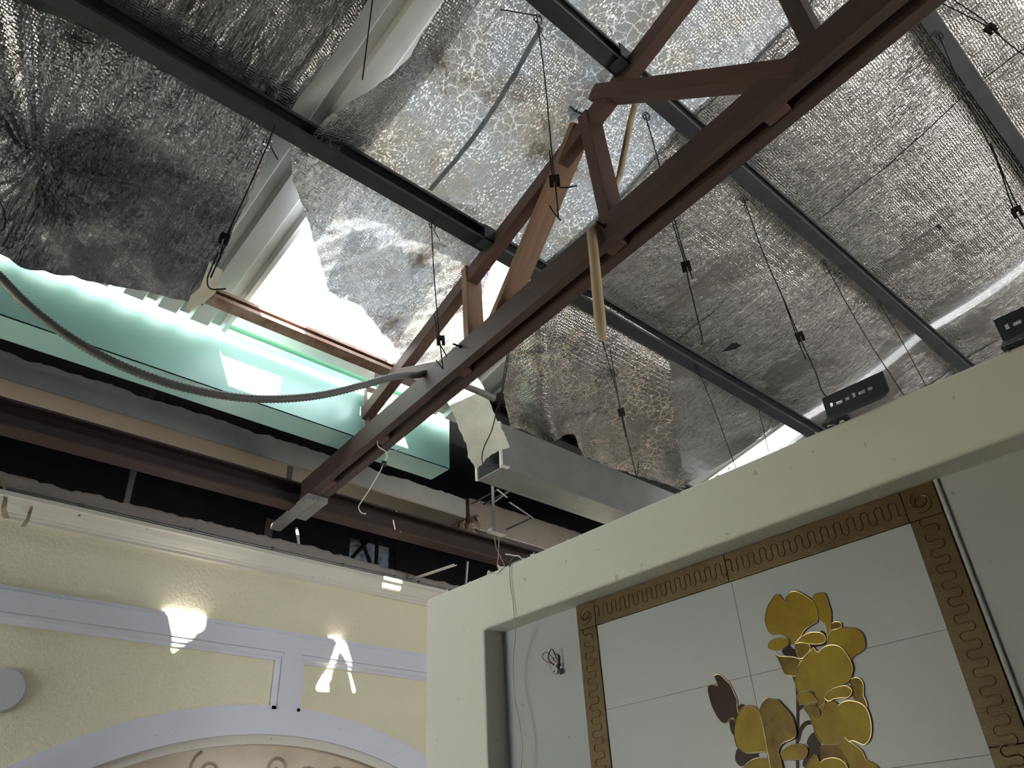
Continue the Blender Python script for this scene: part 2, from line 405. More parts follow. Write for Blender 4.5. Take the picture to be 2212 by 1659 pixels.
# --- outer shell of the hall
sh = MAT['outerwall']
mb = MB().box((-5, -6.1, 2.2), (9.6, -5.9, 7.0)).box((-5, -6.1, 0), (4.0, -5.9, 2.2)).box((8.6, -6.1, 0), (9.6, -5.9, 2.2))  # low gap on the right is added to light the foil from below
obj('wall_front', mb, sh, label='front wall behind the viewer with an opening added for light', kind='structure')
obj('wall_side', MB().box((-2.7, -6, 0), (-2.5, 3.3, 6.8)).box((-2.7, 4.9, 0), (-2.5, 9.6, 6.8)).box((-2.7, 3.3, 0), (-2.5, 4.9, 0.6)).box((-2.7, 3.3, 2.8), (-2.5, 4.9, 6.8)), sh,
    label='plain wall left of the viewer with an unseen opening added for light', kind='structure')  # window gap is invented, out of view, to light the mural wall
obj('wall_far', MB().box((9.5, -6, 0), (9.7, 9.6, 6.8)), sh, label='plain wall at the far right of the hall', kind='structure')
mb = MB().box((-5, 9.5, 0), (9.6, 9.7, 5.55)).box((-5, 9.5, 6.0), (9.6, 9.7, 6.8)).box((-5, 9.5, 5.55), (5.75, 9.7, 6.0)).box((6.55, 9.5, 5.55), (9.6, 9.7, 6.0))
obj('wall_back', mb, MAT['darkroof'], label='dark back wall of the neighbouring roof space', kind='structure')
w2 = empty('window_foil_standin', (6.15, 9.6, 5.55), 'made-up bright opening in place of sunlit foil, with dark braces, deep in the dark roof space', kind='structure')  # added opening stands in for a piece of sunlit foil beyond the gap
obj('pane', MB().box((5.75, 9.66, 5.55), (6.55, 9.664, 6.0)), foil('foil_standin_pane', tint=(0.5, 0.5, 0.5), trans=0.10, dirt=0.3, spark=0.1), w2)
for a, b in (((5.75, 5.55), (6.10, 6.0)), ((5.95, 6.0), (6.2, 5.55)), ((6.25, 5.55), (6.25, 6.0))):
    obj('brace', MB().tube([(a[0], 9.55, a[1]), (b[0], 9.55, b[1])], 0.03, 6), MAT['darkroof'], w2)

# --- main roof: ribbed metal sheets, with two open skylight runs
ceil = empty('ceiling', (1, 1, roofz(1, 3.76)), 'sloping ribbed metal roof above the foil', kind='structure')
HS = 3.77
def ribbed(x0, x1, y0, y1, per=0.19):
    prof = []; x = x0; k = 0
    while x < x1 - 1e-6:
        w = min(per, x1 - x)
        for f, h in ((0, 0), (0.44, 0), (0.52, 0.032), (0.80, 0.032), (0.88, 0)):
            if f * per < w: prof.append((x + f * per, h))
        x += per
    prof.append((x1, 0))
    rings = [[(px, y, roofz(y, HS) + h) for px, h in prof] for y in (y0, y1)]
    return MB().loft(rings, closed=False)
for a, b, y0, y1 in ((-5, -3.9, -6, 3.86), (-3.9, -2.8, -6, 3.86), (-2.8, -1.7, -6, 3.86), (-1.7, -0.6, -6, 3.86), (-0.6, 0.43, -6, 3.86), (0.43, 1.385, -6, 3.86),
                     (2.70, 3.63, -6, 3.86), (3.63, 4.6, -6, 3.86), (4.6, 5.6, -6, 3.86), (5.98, 7.1, -6, 3.86), (5.6, 5.72, -6, 3.86), (5.82, 5.98, -6, 2.52), (7.1, 8.3, -6, 3.86), (8.3, 9.6, -6, 3.86)):
    obj('roof_sheet', ribbed(a, b, y0, y1), MAT['sheet'], ceil)
for a, b in ((1.385, 2.70), (5.72, 5.82)):
    obj('roof_sheet', ribbed(a, b, -6, -2.2), MAT['sheet'], ceil)
for xa, xb, ya in ((-4.9, 1.36, 3.70), (1.36, 2.80, 3.66), (2.80, 9.4, 3.70)):
    rings = [[(x, y, roofz(y, 3.845) + t) for y, t in ((ya, 0), (3.862, 0), (3.862, 0.004), (ya, 0.004))] for x in (xa, xb)]
    obj('eave_flashing', MB().loft(rings), MAT['sheet'], ceil)
sun_block = [(x, y, z) for y, z in ((2.50, 4.70), (2.42, 5.45)) for x in [1.50 + 0.6 * k / 12 for k in range(13)]]      # upright sheet added out of view to cut the sun into patches
sun_block = [(x, y + (0.03 if (k % 13) % 3 == 1 else 0), z) for k, (x, y, z) in enumerate(sun_block)]
obj('roof_sheet', MB().sheet(sun_block, 13, 2), MAT['sheet'], ceil)
# neighbouring roof beyond the valley gutter
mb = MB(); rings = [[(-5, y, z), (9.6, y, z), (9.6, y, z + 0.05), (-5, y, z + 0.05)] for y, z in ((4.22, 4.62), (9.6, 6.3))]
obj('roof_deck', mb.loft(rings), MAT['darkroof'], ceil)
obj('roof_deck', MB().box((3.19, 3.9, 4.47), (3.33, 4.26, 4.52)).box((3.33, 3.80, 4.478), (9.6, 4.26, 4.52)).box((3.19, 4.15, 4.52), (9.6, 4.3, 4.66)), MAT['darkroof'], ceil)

# ================================================================== PURLINS
def purlin(h_k, x0, x1, label, m=None, flange=0.075, depth=0.115):
    y1 = 3.63 / (h_k + SL); y0 = y1 - flange
    def P(x, yy, dz): return (x, yy, roofz(yy) + dz)
    t = 0.006
    prof = [(y1, 0), (y1, depth), (y0, depth), (y0, depth - 0.02), (y0 + t, depth - 0.02), (y0 + t, depth - t), (y1 - t, depth - t),
            (y1 - t, t), (y0 + t, t), (y0 + t, 0.022), (y0, 0.022), (y0, 0)]
    rings = [[P(x, yy, dz) for yy, dz in prof] for x in (x0, x1)]
    o = obj('roof_purlin', MB().loft(rings), m or MAT['purlin'], label=label, cat='purlin', group='steel roof purlins')
    return o
purlin(1.229, -2.48, 9.3, 'dark steel purlin running from the top left corner down behind the truss')
purlin(2.50, -2.48, 9.3, 'grey steel purlin in the middle, crossing above the wooden strut')
purlin(17.4, -2.48, 9.3, 'grey steel purlin at the upper right corner')
purlin(0.785, -2.48, 2.9, 'rusty brown eave purlin along the bottom of the white opening', MAT['rust'], 0.07, 0.065)
purlin(0.785, 2.92, 9.3, 'dark grey eave purlin above the metal duct', None, 0.07, 0.10)

# ================================================================== GUTTER, BEAMS, DUCT
g = empty('box_gutter', (1, 3.96, 4.05), 'mint green sheet metal box gutter below the white roof opening', 'gutter')
GX0, GX1 = -2.48, 3.18
def plate_x(prof, x0, x1): return MB().loft([[(x, y, z) for y, z in prof] for x in (x0, x1)])
ZG = 1.5 + 2.549
obj('front_panel', plate_x([(3.96, ZG), (3.96, 4.495), (3.965, 4.495), (3.965, ZG)], GX0, GX1), MAT['mint'], g)
obj('bottom_panel', plate_x([(3.96, ZG), (4.18, ZG), (4.18, ZG + 0.005), (3.96, ZG + 0.005)], GX0, GX1), MAT['mint'], g)
obj('back_panel', plate_x([(4.175, ZG), (4.18, ZG), (4.18, 4.62), (4.175, 4.62)], GX0, GX1), MAT['mint'], g)
obj('end_cap', MB().box((GX1 - 0.004, 3.962, ZG + 0.002), (GX1, 4.178, 4.48)), MAT['mint'], g)
obj('lip', plate_x([(3.96, 4.495), (3.87, 4.504), (3.872, 4.508), (3.965, 4.499)], GX0, GX1), MAT['greenlip'], g, label='dark green folded lip')

def beam_broken(x0, x1, y0, y1, z0, z1, seed, name, parent, m, amp=0.025):
    n = int((x1 - x0) / 0.03); rings = []
    for i in range(n + 1):
        x = x0 + (x1 - x0) * i / n
        tz = z1 + amp * fb(x * 4, seed) + amp * 0.5 * nz(x * 19, seed); ty = amp * nz(x * 7, seed + 3)
        rings.append([(x, y0, z0 + 0.004 * nz(x * 12, seed)), (x, y0, tz), (x, y0 + 0.03 + ty, tz + 0.02), (x, y1, z1 + 0.03), (x, y1, z0)])
    return obj(name, MB().loft(rings), m, parent)
cb = empty('concrete_beam', (1, 5.18, 4.3), 'long grey concrete beam with peeled tan underside below the green gutter', 'beam')
ZB = 1.5 + 0.559 * 5.05
beam_broken(-2.48, 4.24, 5.05, 5.32, ZB, 1.5 + 0.594 * 5.05, 2.0, 'beam_side', cb, MAT['concrete'])
obj('soffit', MB().box((-2.48, 5.052, ZB - 0.012), (4.235, 5.335, ZB)), MAT['soffit'], cb, label='tan plaster underside')
# rough broken end with clay lumps
lump = MB()
for k in range(26):
    c = Vector((4.30 + random.uniform(-0.08, 0.16), 5.1 + random.uniform(-0.02, 0.2), ZB + 0.02 + random.uniform(-0.12, 0.05)))
    r = random.uniform(0.03, 0.07)
    lump.add([c + Vector((random.uniform(-1, 1), random.uniform(-1, 1), random.uniform(-1, 1))).normalized() * r for _ in range(7)],
             [(0,1,2),(0,2,3),(0,3,4),(0,4,5),(1,2,6),(2,3,6),(3,4,6),(4,5,6),(0,1,5),(1,5,6)])
obj('broken_end', lump, plaster_mat('brown_rubble', (0.30, 0.22, 0.16), (0.18, 0.13, 0.10), 12, 30, 0.8), cb, label='brown broken masonry end')
cb2 = empty('concrete_beam', (6, 5.3, 4.2), 'darker concrete beam end disappearing behind the grey green wall', 'beam')
beam_broken(4.36, 8.8, 5.14, 5.42, ZB - 0.02, ZB + 0.26, 5.0, 'beam_side', cb2, plaster_mat('brown_concrete', (0.27, 0.235, 0.21), (0.19, 0.165, 0.15), 5, 25, 0.3), 0.01)
obj('soffit', MB().box((4.36, 5.145, ZB - 0.035), (8.8, 5.44, ZB - 0.02)), plaster_mat('pinkish_soffit', (0.42, 0.37, 0.34), (0.33, 0.30, 0.28), 5, 25, 0.2), cb2)

sb = empty('steel_beam', (3, 4.9, 3.9), 'dark red steel beam behind the end of the truss', 'beam')
ZR = 1.5 + 0.490 * 4.86
obj('bottom_flange', MB().box((-2.48, 4.80, ZR), (9, 4.93, ZR + 0.016)), MAT['wood_dark'], sb, label='brown lower edge')
obj('web', MB().box((-2.48, 4.86, ZR + 0.016), (9, 4.872, ZR + 0.165)), MAT['redsteel'], sb)
obj('top_flange', MB().box((-2.48, 4.80, ZR + 0.165), (9, 4.93, ZR + 0.18)), MAT['redsteel'], sb)

# duct
du = empty('metal_duct', (4, 3.4, 3.8), 'grey galvanised rectangular duct with an open end right of the truss', 'duct')
YD0, YD1 = 3.26, 3.50
ZD = 1.5 + 0.688 * YD0
XD = 0.934 * YD0
obj('side_panel', MB().box((XD, YD0, ZD), (6.6, YD0 + 0.004, ZD + 0.32)), MAT['galv'], du)
obj('side_panel', MB().box((XD, YD1 - 0.004, ZD), (6.6, YD1, ZD + 0.32)), MAT['galv_in'], du)
obj('bottom_panel', MB().box((XD, YD0, ZD - 0.004), (6.6, YD1, ZD)), MAT['galv'], du)
obj('top_panel', MB().box((XD, YD0, ZD + 0.32), (6.6, YD1, ZD + 0.324)), MAT['galv'], du)
for k in range(2):
    y = YD0 + (YD1 - YD0) * k
    obj('end_flange', MB().box((XD - 0.012, y - 0.01 + (0.0 if k else 0.004), ZD - 0.006), (XD + 0.004, y + 0.01, ZD + 0.33)), MAT['whitepipe'], du)
obj('sealant', MB().tube([(XD - 0.005, YD0 - 0.006, ZD + 0.004), (XD + 0.03, YD0 - 0.012, ZD - 0.002), (XD + 0.055, YD0 - 0.008, ZD + 0.012)], [0.008, 0.012, 0.006], 7), MAT['whitepipe'], du, label='white blob of sealant')

# ================================================================== THE TRUSS
tr = empty('roof_truss', (2.2, 2.2, 3.9), 'dark hardwood roof truss with doubled bottom chord crossing the view', 'truss')
AX = Vector((SK, 1, 0)).normalized()                                     # along the truss, away from the viewer
SIDE = Vector((AX.y, -AX.x, 0))                                          # square to it, towards +X
def tpt(y, z, q): return Vector((q + SK * y, y, z))
def member(name, A, B, thick, q0, q1, m, ext=0.0, label=None, bev=0.004):
    """plank whose centre line on the truss plane runs A to B (points); thick = in-plane size; q0..q1 = its width"""
    A, B = Vector(A), Vector(B)
    A = tpt(A.y, A.z, 0); B = tpt(B.y, B.z, 0)
    d = (B - A).normalized(); A = A - d * ext; B = B + d * ext
    L = (B - A).length; up = SIDE.cross(d).normalized()
    w = (q1 - q0) * math.cos(R(5.3)); c0 = q0 * math.cos(R(5.3))
    o0 = A + SIDE * (c0 + w / 2) - SIDE * 0.0
    # q offset is along X; moving q in X equals moving q*cos along SIDE plus a slide along AX, absorbed here
    o0 = A + Vector((q0 + (q1 - q0) / 2, 0, 0))
    M = Matrix((d, SIDE, up)).transposed().to_4x4(); M.translation = o0
    me = MB().box((0, -w / 2, -thick / 2), (L, w / 2, thick / 2)).mesh(name)
    me.materials.append(m)
    o = bpy.data.objects.new(name, me); COL.objects.link(o); o.parent = tr
    o.matrix_local = Matrix.Translation(-wpos(tr)) @ M
    b = o.modifiers.new('bevel', 'BEVEL'); b.width = bev; b.segments = 2
    if label: o['label'] = label
    return o
ZC0, ZC1 = 1.5 + 2.395, 1.5 + 2.547
zc = (ZC0 + ZC1) / 2
for q0, q1 in ((2.0, 2.052), (2.102, 2.158)):
    member('bottom_chord', (0, -2.6, zc), (0, 4.75, zc), ZC1 - ZC0, q0, q1, MAT['wood_dark'])
member('spacer_block', (0, 4.35, zc - 0.02), (0, 4.745, zc - 0.02), 0.11, 2.054, 2.10, MAT['wood_red'])
for y0, y1 in ((3.62, 3.72), (2.72, 2.80), (1.50, 1.60), (0.62, 0.72)):
    member('spacer_block', (0, y0, zc - 0.01), (0, y1, zc - 0.01), 0.12, 2.053, 2.101, MAT['wood_red'])
def tp(px, py, q): return on_truss(px, py, q)
# top chord: its left face runs between these edges
def chord_edge(p, q): return tp(*p, q)
QT0, QT1 = 2.012, 2.082
e0, e1 = tp(839, 797, QT0), tp(1320, 160, QT0)
f0, f1 = tp(906.6, 736.6, QT0), tp(1000, 617, QT0)
slope_t = (e1.z - e0.z) / (e1.y - e0.y)
TH = 0.095
def ztop(y): return e0.z + slope_t * (y - e0.y) - 0.03
ctop = lambda y: (0, y, ztop(y) - TH / 2)
member('top_chord', ctop(3.88), ctop(-2.4), TH, QT0, QT1, MAT['wood_red'])
def web(name, a, b, thick, q0, q1, m, ext=0.0): return member(name, tp(*a, q0), tp(*b, q0), thick, q0, q1, m, ext)
web('web_post', (1001, 562), (1009, 752), 0.05, 2.004, 2.115, MAT['wood_tan'])
web('web_diagonal', (1238, 262), (1052, 705), 0.045, 2.008, 2.13, MAT['wood_tan'])
web('web_post', (1257, 243), (1312, 490), 0.065, 2.004, 2.115, MAT['wood_red'])
web('web_strut', (1277, 196), (1722, 142), 0.085, 2.0, 2.085, MAT['wood_red'])
web('web_strut', (1672, -70), (1762, 110), 0.07, 2.03, 2.13, MAT['wood_dark'])
web('web_strut', (808, 813), (960, 786), 0.055, 2.003, 2.04, MAT['wood_red'])
web('eave_post', (790, 838), (795, 950), 0.05, 2.04, 2.16, MAT['wood_red'])
web('eave_post', (1900, -40), (2100, -60), 0.10, 2.02, 2.06, MAT['wood_dark'])
for px, py in ((988, 571), (1246, 239), (995, 749), (1306, 489)):
    P = tp(px, py, 2.0)
    b = obj('bolt', MB().tube([P + SIDE * 0.12, P - SIDE * 0.05], 0.006, 8), MAT['wire'], tr)
    obj('nut', MB().tube([P - SIDE * 0.012, P - SIDE * 0.002], 0.012, 6), MAT['wire'], b)
# steel cleats that hold the purlins to the top chord
for px, py, y in ((1000, 545, 2.42), (1285, 180, 1.28)):
    z = ztop(y); x = 2.0 + SK * y
    cl = obj('cleat', MB().box((x - 0.06, y - 0.055, z - 0.055), (x + 0.055, y - 0.049, z + 0.05)).box((x - 0.06, y - 0.055, z - 0.055), (x + 0.055, y + 0.03, z - 0.049)), MAT['purlin'], tr)
# grey bearing board under the end of the truss
bb = empty('bearing_board', (2.5, 4.9, 3.87), 'dust grey board under the end of the truss on the red beam', 'board')
for q0, q1, y0, y1 in ((1.995, 2.075, 4.60, 5.25), (2.078, 2.155, 4.60, 4.96)):
    rings = [[(q0 + SK*y, y, ZC0 - 0.04), (q1 + SK*y, y, ZC0 - 0.04), (q1 + SK*y, y, ZC0 - 0.001), (q0 + SK*y, y, ZC0 - 0.001)] for y in (y0 - 0.0, y1)]
    obj('plank', MB().loft(rings), MAT['dusty'], bb)

# ================================================================== FOIL INSULATION
ROOFN = Vector((0, SL, 1)).normalized()
PY = [3.63 / (k + SL) for k in (0.785, 1.229, 2.50, 17.4)] + [-0.95, -2.1]
def sag_at(y):
    for a, b in zip(PY, PY[1:]):
        if b <= y <= a: return math.sin(math.pi * (a - y) / (a - b))
    return 0.0
def ridge(v): return 1 - 2 * abs(v)
def folds(x, y, s, fx=9.0, fy=0.8):
    return 0.6 * ridge(nz(x * fx, y * fy, s)) + 0.4 * ridge(nz(x * fx * 2.3 + y, y * fy * 1.5, s + 7))
def foil_strip(name, label, x0, x1, y0, y1, m, h=3.752, sag=0.04, amp=0.007, seed=0.0, jag=0.012, fx=14.0, group='silver insulation foil strips', res=0.018, edge=None):
    nu, nv = max(8, int((x1 - x0) / res)), max(8, int((y1 - y0) / res)); pts = []
    for j in range(nv):
        for i in range(nu):
            u, v = i / (nu - 1), j / (nv - 1); y = y0 + (y1 - y0) * v
            a = x0 + jag * fb(y * 6, seed); b = x1 + jag * fb(y * 6, seed + 4)
            if edge: a, b = edge(y, a, b)
            x = a + (b - a) * u
            s = sag_at(y)
            d = -sag * s * (0.7 + 0.6 * (0.5 + 0.5 * nz(x * 1.3, y * 0.9, seed))) + amp * folds(x, y, seed, fx) * min(1, 0.25 + s)
            pts.append((x, y, roofz(y, h) + d))
    return obj(name, MB().sheet(pts, nu, nv), m, smooth=True, label=label, cat='insulation foil', group=group)
def polyline(pts, t):
    L = [0.0]
    for a, b in zip(pts, pts[1:]): L.append(L[-1] + (b - a).length)
    s = t * L[-1]
    for k in range(len(pts) - 1):
        if s <= L[k+1] or k == len(pts) - 2:
            w = (s - L[k]) / max(1e-9, L[k+1] - L[k]); return pts[k].lerp(pts[k+1], min(max(w, 0), 1))
def coons(name, label, top, right, bottom, left, m, nu=90, nv=70, shape=None, jag=0.0, parent=None, group='loose torn foil sheets', cat='insulation foil'):
    """surface through four boundary lines (points), each left to right or top to bottom"""
    T, Rr, B, L = [[Vector(p) for p in b] for b in (top, right, bottom, left)]
    pts = []
    for j in range(nv):
        v = j / (nv - 1); l, r = polyline(L, v), polyline(Rr, v)
        for i in range(nu):
            u = i / (nu - 1); t, b = polyline(T, u), polyline(B, u)
            P = t*(1-v) + b*v + l*(1-u) + r*u - (T[0]*(1-u)*(1-v) + T[-1]*u*(1-v) + B[0]*(1-u)*v + B[-1]*u*v)
            if jag: P = P + Vector((jag * fb(P.y * 9 + P.x, 3.3) * (1 if i in (0, nu-1) else 0), jag * fb(P.x * 9, 8.8) * (1 if j == nv-1 else 0), 0))
            if shape: P = P + ROOFN * shape(u, v, P)
            pts.append(P)
    return obj(name, MB().sheet(pts, nu, nv), m, parent, smooth=True, label=label, cat=cat, group=group)
def rp(l): return [on_roof(px, py, h) for px, py, h in l]

foil_strip('foil_strip', 'wrinkled silver foil strip right of the truss, around the middle purlin', 2.74, 4.05, -2.2, 2.56, MAT['foil'], seed=1.0)
foil_strip('foil_strip', 'silver foil strip with a small dark tear above the grey wall', 4.0, 5.1, -2.2, 2.56, MAT['foil'], h=3.748, seed=2.3)
foil_strip('foil_strip', 'silver foil strip crossed by the bright band of daylight', 5.05, 6.5, -2.2, 2.56, MAT['foil'], h=3.752, seed=3.1)
foil_strip('foil_strip', 'silver foil strip above the perforated tray at the right edge', 6.45, 7.9, -2.2, 2.56, MAT['foil'], h=3.748, seed=4.7)
foil_strip('foil_strip', 'outermost silver foil strip at the right end of the roof', 7.85, 9.4, -2.2, 2.56, MAT['foil'], seed=5.9)
foil_strip('foil_strip', 'wrinkled silver foil behind the stained hanging sheet beside the bright slit', 3.2, 5.62, 2.50, 3.72, MAT['foil'], h=3.745, seed=6.6,
           edge=lambda y, a, b: (a, b - 0.10 * (y - 2.5)))
foil_strip('foil_strip', 'short silver foil flap right of the bright slit on top of the wall', 5.93, 7.4, 2.50, 3.3, MAT['foil'], h=3.72, seed=7.7, jag=0.03)
for fo, pts in (('foil_strip.001', [(1560, 760), (1572, 750), (1580, 742), (1592, 741), (1601, 746), (1590, 754), (1577, 757)]), ('foil_strip.001', [(2020, 489), (2028, 484), (2036, 490), (2030, 498)])):
    P = [on_roof(px, py, 3.66) for px, py in pts]
    obj('torn_flap', MB().poly(P, [p + Vector((0, 0, 0.003)) for p in P]), MAT['black'], bpy.data.objects[fo], label='small dark tear with a raised flap')
# dark sheets on the left
def pleats(x, y, s):
    k = max(0.0, min(1.0, (x + 0.2) / 1.0))
    return 0.022 * k * ridge(nz(x * 16 + y * 0.9, y * 0.6, s)) + 0.010 * folds(x, y, s)
def edgeB(y, a, b): return a, 0.985 + 0.02 * nz(y * 5, 2) - 0.10 * max(0, 1.5 - y)
def left_upper():
    nu, nv = 220, 90; pts = []
    for j in range(nv):
        for i in range(nu):
            y = -1.8 + (2.54 + 1.8) * j / (nv - 1); b = edgeB(y, 0, 0)[1]; x = -2.45 + (b + 2.45) * i / (nu - 1)
            pts.append((x, y, roofz(y, 3.752) - 0.055 * sag_at(y) + pleats(x, y, 9.0) * min(1, 0.3 + sag_at(y))))
    return MB().sheet(pts, nu, nv)
obj('foil_sheet', left_upper(), MAT['foil_dark'], smooth=True, label='dark pleated foil sheet at the upper left, above the long purlin', cat='insulation foil', group='loose torn foil sheets')
HX, HY = on_roof(95, 320, 3.6).x, on_roof(95, 320, 3.6).y                # pinched point with folds running out of it
def shapeA(u, v, P):
    dx, dy = P.x - HX, P.y - HY; r = math.hypot(dx, dy); a = math.atan2(dy, dx)
    star = ridge(nz(a * 5.0, 3.0, 1.0)) * 0.03 * math.exp(-r * 1.3) * min(1, r * 8)
    return star - 0.10 * math.sin(math.pi * min(1, v)) * (0.6 + 0.4 * nz(P.x * 2, P.y)) - 0.05 * math.exp(-(r / 0.2)**2) + 0.014 * folds(P.x, P.y, 12.0, 5.0, 2.0)
coons('foil_sheet', 'mouldy dark foil sheet with a torn end hanging over the green gutter',
      rp([(-420, -60, 3.63), (40, 5, 3.635), (300, 120, 3.635), (597, 285, 3.635)]),
      rp([(597, 285, 3.635), (560, 370, 3.6), (510, 470, 3.56), (470, 575, 3.53), (438, 662, 3.50)]),
      rp([(-300, 560, 3.50), (-60, 520, 3.5), (44, 582, 3.48), (120, 596, 3.48), (300, 632, 3.49), (438, 662, 3.50)]),
      rp([(-420, -60, 3.63), (-380, 250, 3.56), (-300, 560, 3.5)]), MAT['foil_mold'], 190, 110, shapeA, jag=0.012)
sc = [(452, 568), (480, 586), (474, 603), (466, 632), (440, 655), (400, 672), (412, 640), (432, 622)]
P0 = on_roof(445, 620, 3.47)
fr = [on_roof(px, py, 3.47) for px, py in sc]
obj('foil_flap', MB().poly(fr, [p + Vector((0, 0, 0.004)) for p in fr]), MAT['backing'], label='pale folded corner flap on the torn dark foil', cat='insulation foil', group='loose torn foil sheets')
# bright worn foil below the open skylight run
def edgeC(y):
    K = [(2.60, 1.12), (2.44, 1.10), (2.28, 1.13), (2.05, 1.22), (1.85, 1.26), (1.60, 1.26), (1.3, 1.24), (-2.3, 1.2)]
    for (a, xa), (b, xb) in zip(K, K[1:]):
        if b <= y <= a: return xa + (xb - xa) * (a - y) / (a - b)
    return 1.2
def lit():
    nu, nv = 110, 230; pts = []
    for j in range(nv):
        y = -2.3 + (2.53 + 2.3) * j / (nv - 1)
        for i in range(nu):
            u = i / (nu - 1); xl = edgeC(y) + 0.015 * fb(y * 7, 4.4); x = xl + (2.80 - xl) * u
            s = sag_at(y)
            curl = -0.07 * math.exp(-((u) / 0.07)**2) * min(1, max(0, (y - 1.3) * 2))
            d = -0.05 * s * (0.5 + 0.6 * math.sin(math.pi * min(1, u * 0.9 + 0.05))) + 0.008 * folds(x, y, 21.0, 6, 1.4) + curl
            if y > 2.44: d -= 0.06 * (y - 2.44) / 0.09 * (0.4 + 0.6 * nz(x * 4, 1.0)**2)
            pts.append((x, y, roofz(y, 3.752) + d))
    return MB().sheet(pts, nu, nv)
obj('foil_sheet', lit(), MAT['foil_lit'], smooth=True, label='bright translucent worn foil sheet in the middle, left of the truss', cat='insulation foil', group='loose torn foil sheets')
for pa, pb, nm in (((1168, 55), (928, 408), 'tape'),):
    A, B = on_roof(*pa, 3.69), on_roof(*pb, 3.69); L = []
    for k in range(25):
        p = A.lerp(B, k / 24) - ROOFN * (0.012 + 0.015 * math.sin(math.pi * k / 24)) + Vector((0.03 * math.sin(math.pi * k / 24) + 0.004 * nz(k * 0.6), 0, 0)); w = 0.013 + 0.003 * nz(k * 0.9, 4); L += [p - Vector((w, 0, 0)), p + Vector((w, 0, 0))]
    obj('joint_tape', MB().sheet(L, 2, 25), plain('grey_joint_tape', (0.26, 0.29, 0.34), 0.5, 0.2, 0.4, 20), bpy.data.objects['foil_sheet.002'], label='dark grey joint tape')
# clear crumpled foil hanging in the opening
def shapeD(u, v, P):
    return 0.035 * folds(P.x + 0.6 * P.y, P.y - 0.5 * P.x, 31.0, 4.0, 1.5) * min(1, 0.2 + v * 1.6) + 0.010 * folds(P.x, P.y, 33.0, 17, 4) - 0.03 * math.sin(math.pi * v)
coons('foil_sheet', 'clear crumpled plastic foil hanging in the white roof opening',
      rp([(622, 303, 3.66), (760, 378, 3.66), (1010, 520, 3.66), (1068, 552, 3.66)]),
      rp([(1068, 552, 3.66), (1042, 630, 3.68), (1005, 745, 3.69)]),
      rp([(712, 640, 3.655), (780, 668, 3.68), (830, 725, 3.69), (868, 778, 3.70), (905, 800, 3.70), (940, 790, 3.70), (980, 765, 3.69), (1005, 745, 3.69)]),
      rp([(622, 303, 3.66), (633, 390, 3.655), (668, 490, 3.65), (697, 585, 3.65), (712, 640, 3.65)]), MAT['foil_clear'], 130, 80, shapeD, jag=0.02)
# stained hanging sheet right of the truss
def shapeE(u, v, P):
    cyl = -0.13 * math.exp(-((u - 0.13) / 0.07)**2) * (0.5 + 0.5 * v)
    return cyl - 0.03 * math.sin(math.pi * v) + 0.006 * folds(P.x, P.y, 41.0, 6, 2) + 0.02 * v * nz(u * 9, v * 2, 5)
coons('foil_sheet', 'stained foil sheet with yellow cracks hanging right of the truss above the duct',
      rp([(1105, 622, 3.70), (1180, 612, 3.70), (1290, 648, 3.70), (1440, 742, 3.70)]),
      rp([(1440, 742, 3.70), (1446, 800, 3.62), (1448, 850, 3.6), (1462, 940, 3.58), (1482, 1054, 3.55)]),
      rp([(1104, 925, 3.50), (1150, 925, 3.50), (1195, 922, 3.50), (1240, 942, 3.52), (1262, 985, 3.53), (1300, 1004, 3.54), (1370, 1026, 3.55), (1430, 1045, 3.55), (1482, 1054, 3.55)]),
      rp([(1105, 622, 3.70), (1098, 700, 3.62), (1092, 760, 3.58), (1086, 850, 3.53), (1104, 925, 3.50)]), MAT['foil_stained'], 150, 90, shapeE, jag=0.018)
# torn bubble-foil scrap with its pale back showing
Psc = on_y(1040, 900, 3.18)
so = [(985, 800), (1030, 812), (1052, 850), (1072, 905), (1088, 935), (1102, 966), (1076, 974), (1052, 988), (1040, 1004), (1028, 1010), (1012, 990), (1008, 962), (992, 925), (980, 892), (966, 868), (975, 835)]
fr = []
for a, b in zip(so, so[1:] + so[:1]):
    for k in range(6):
        w = k / 6; px, py = a[0]*(1-w)+b[0]*w, a[1]*(1-w)+b[1]*w
        fr.append(on_face(px + 2.5 * nz(px * .31, py * .3), py + 2.5 * nz(py * .37, px * .21, 3), Psc))
nrm = Vector((Psc.x, Psc.y, 0)).normalized()
obj('foil_scrap', MB().poly(fr, [p + nrm * 0.006 for p in fr]), MAT['backing'], label='pale torn bubble foil scrap hanging at the open end of the duct', cat='insulation foil', group='loose torn foil sheets')

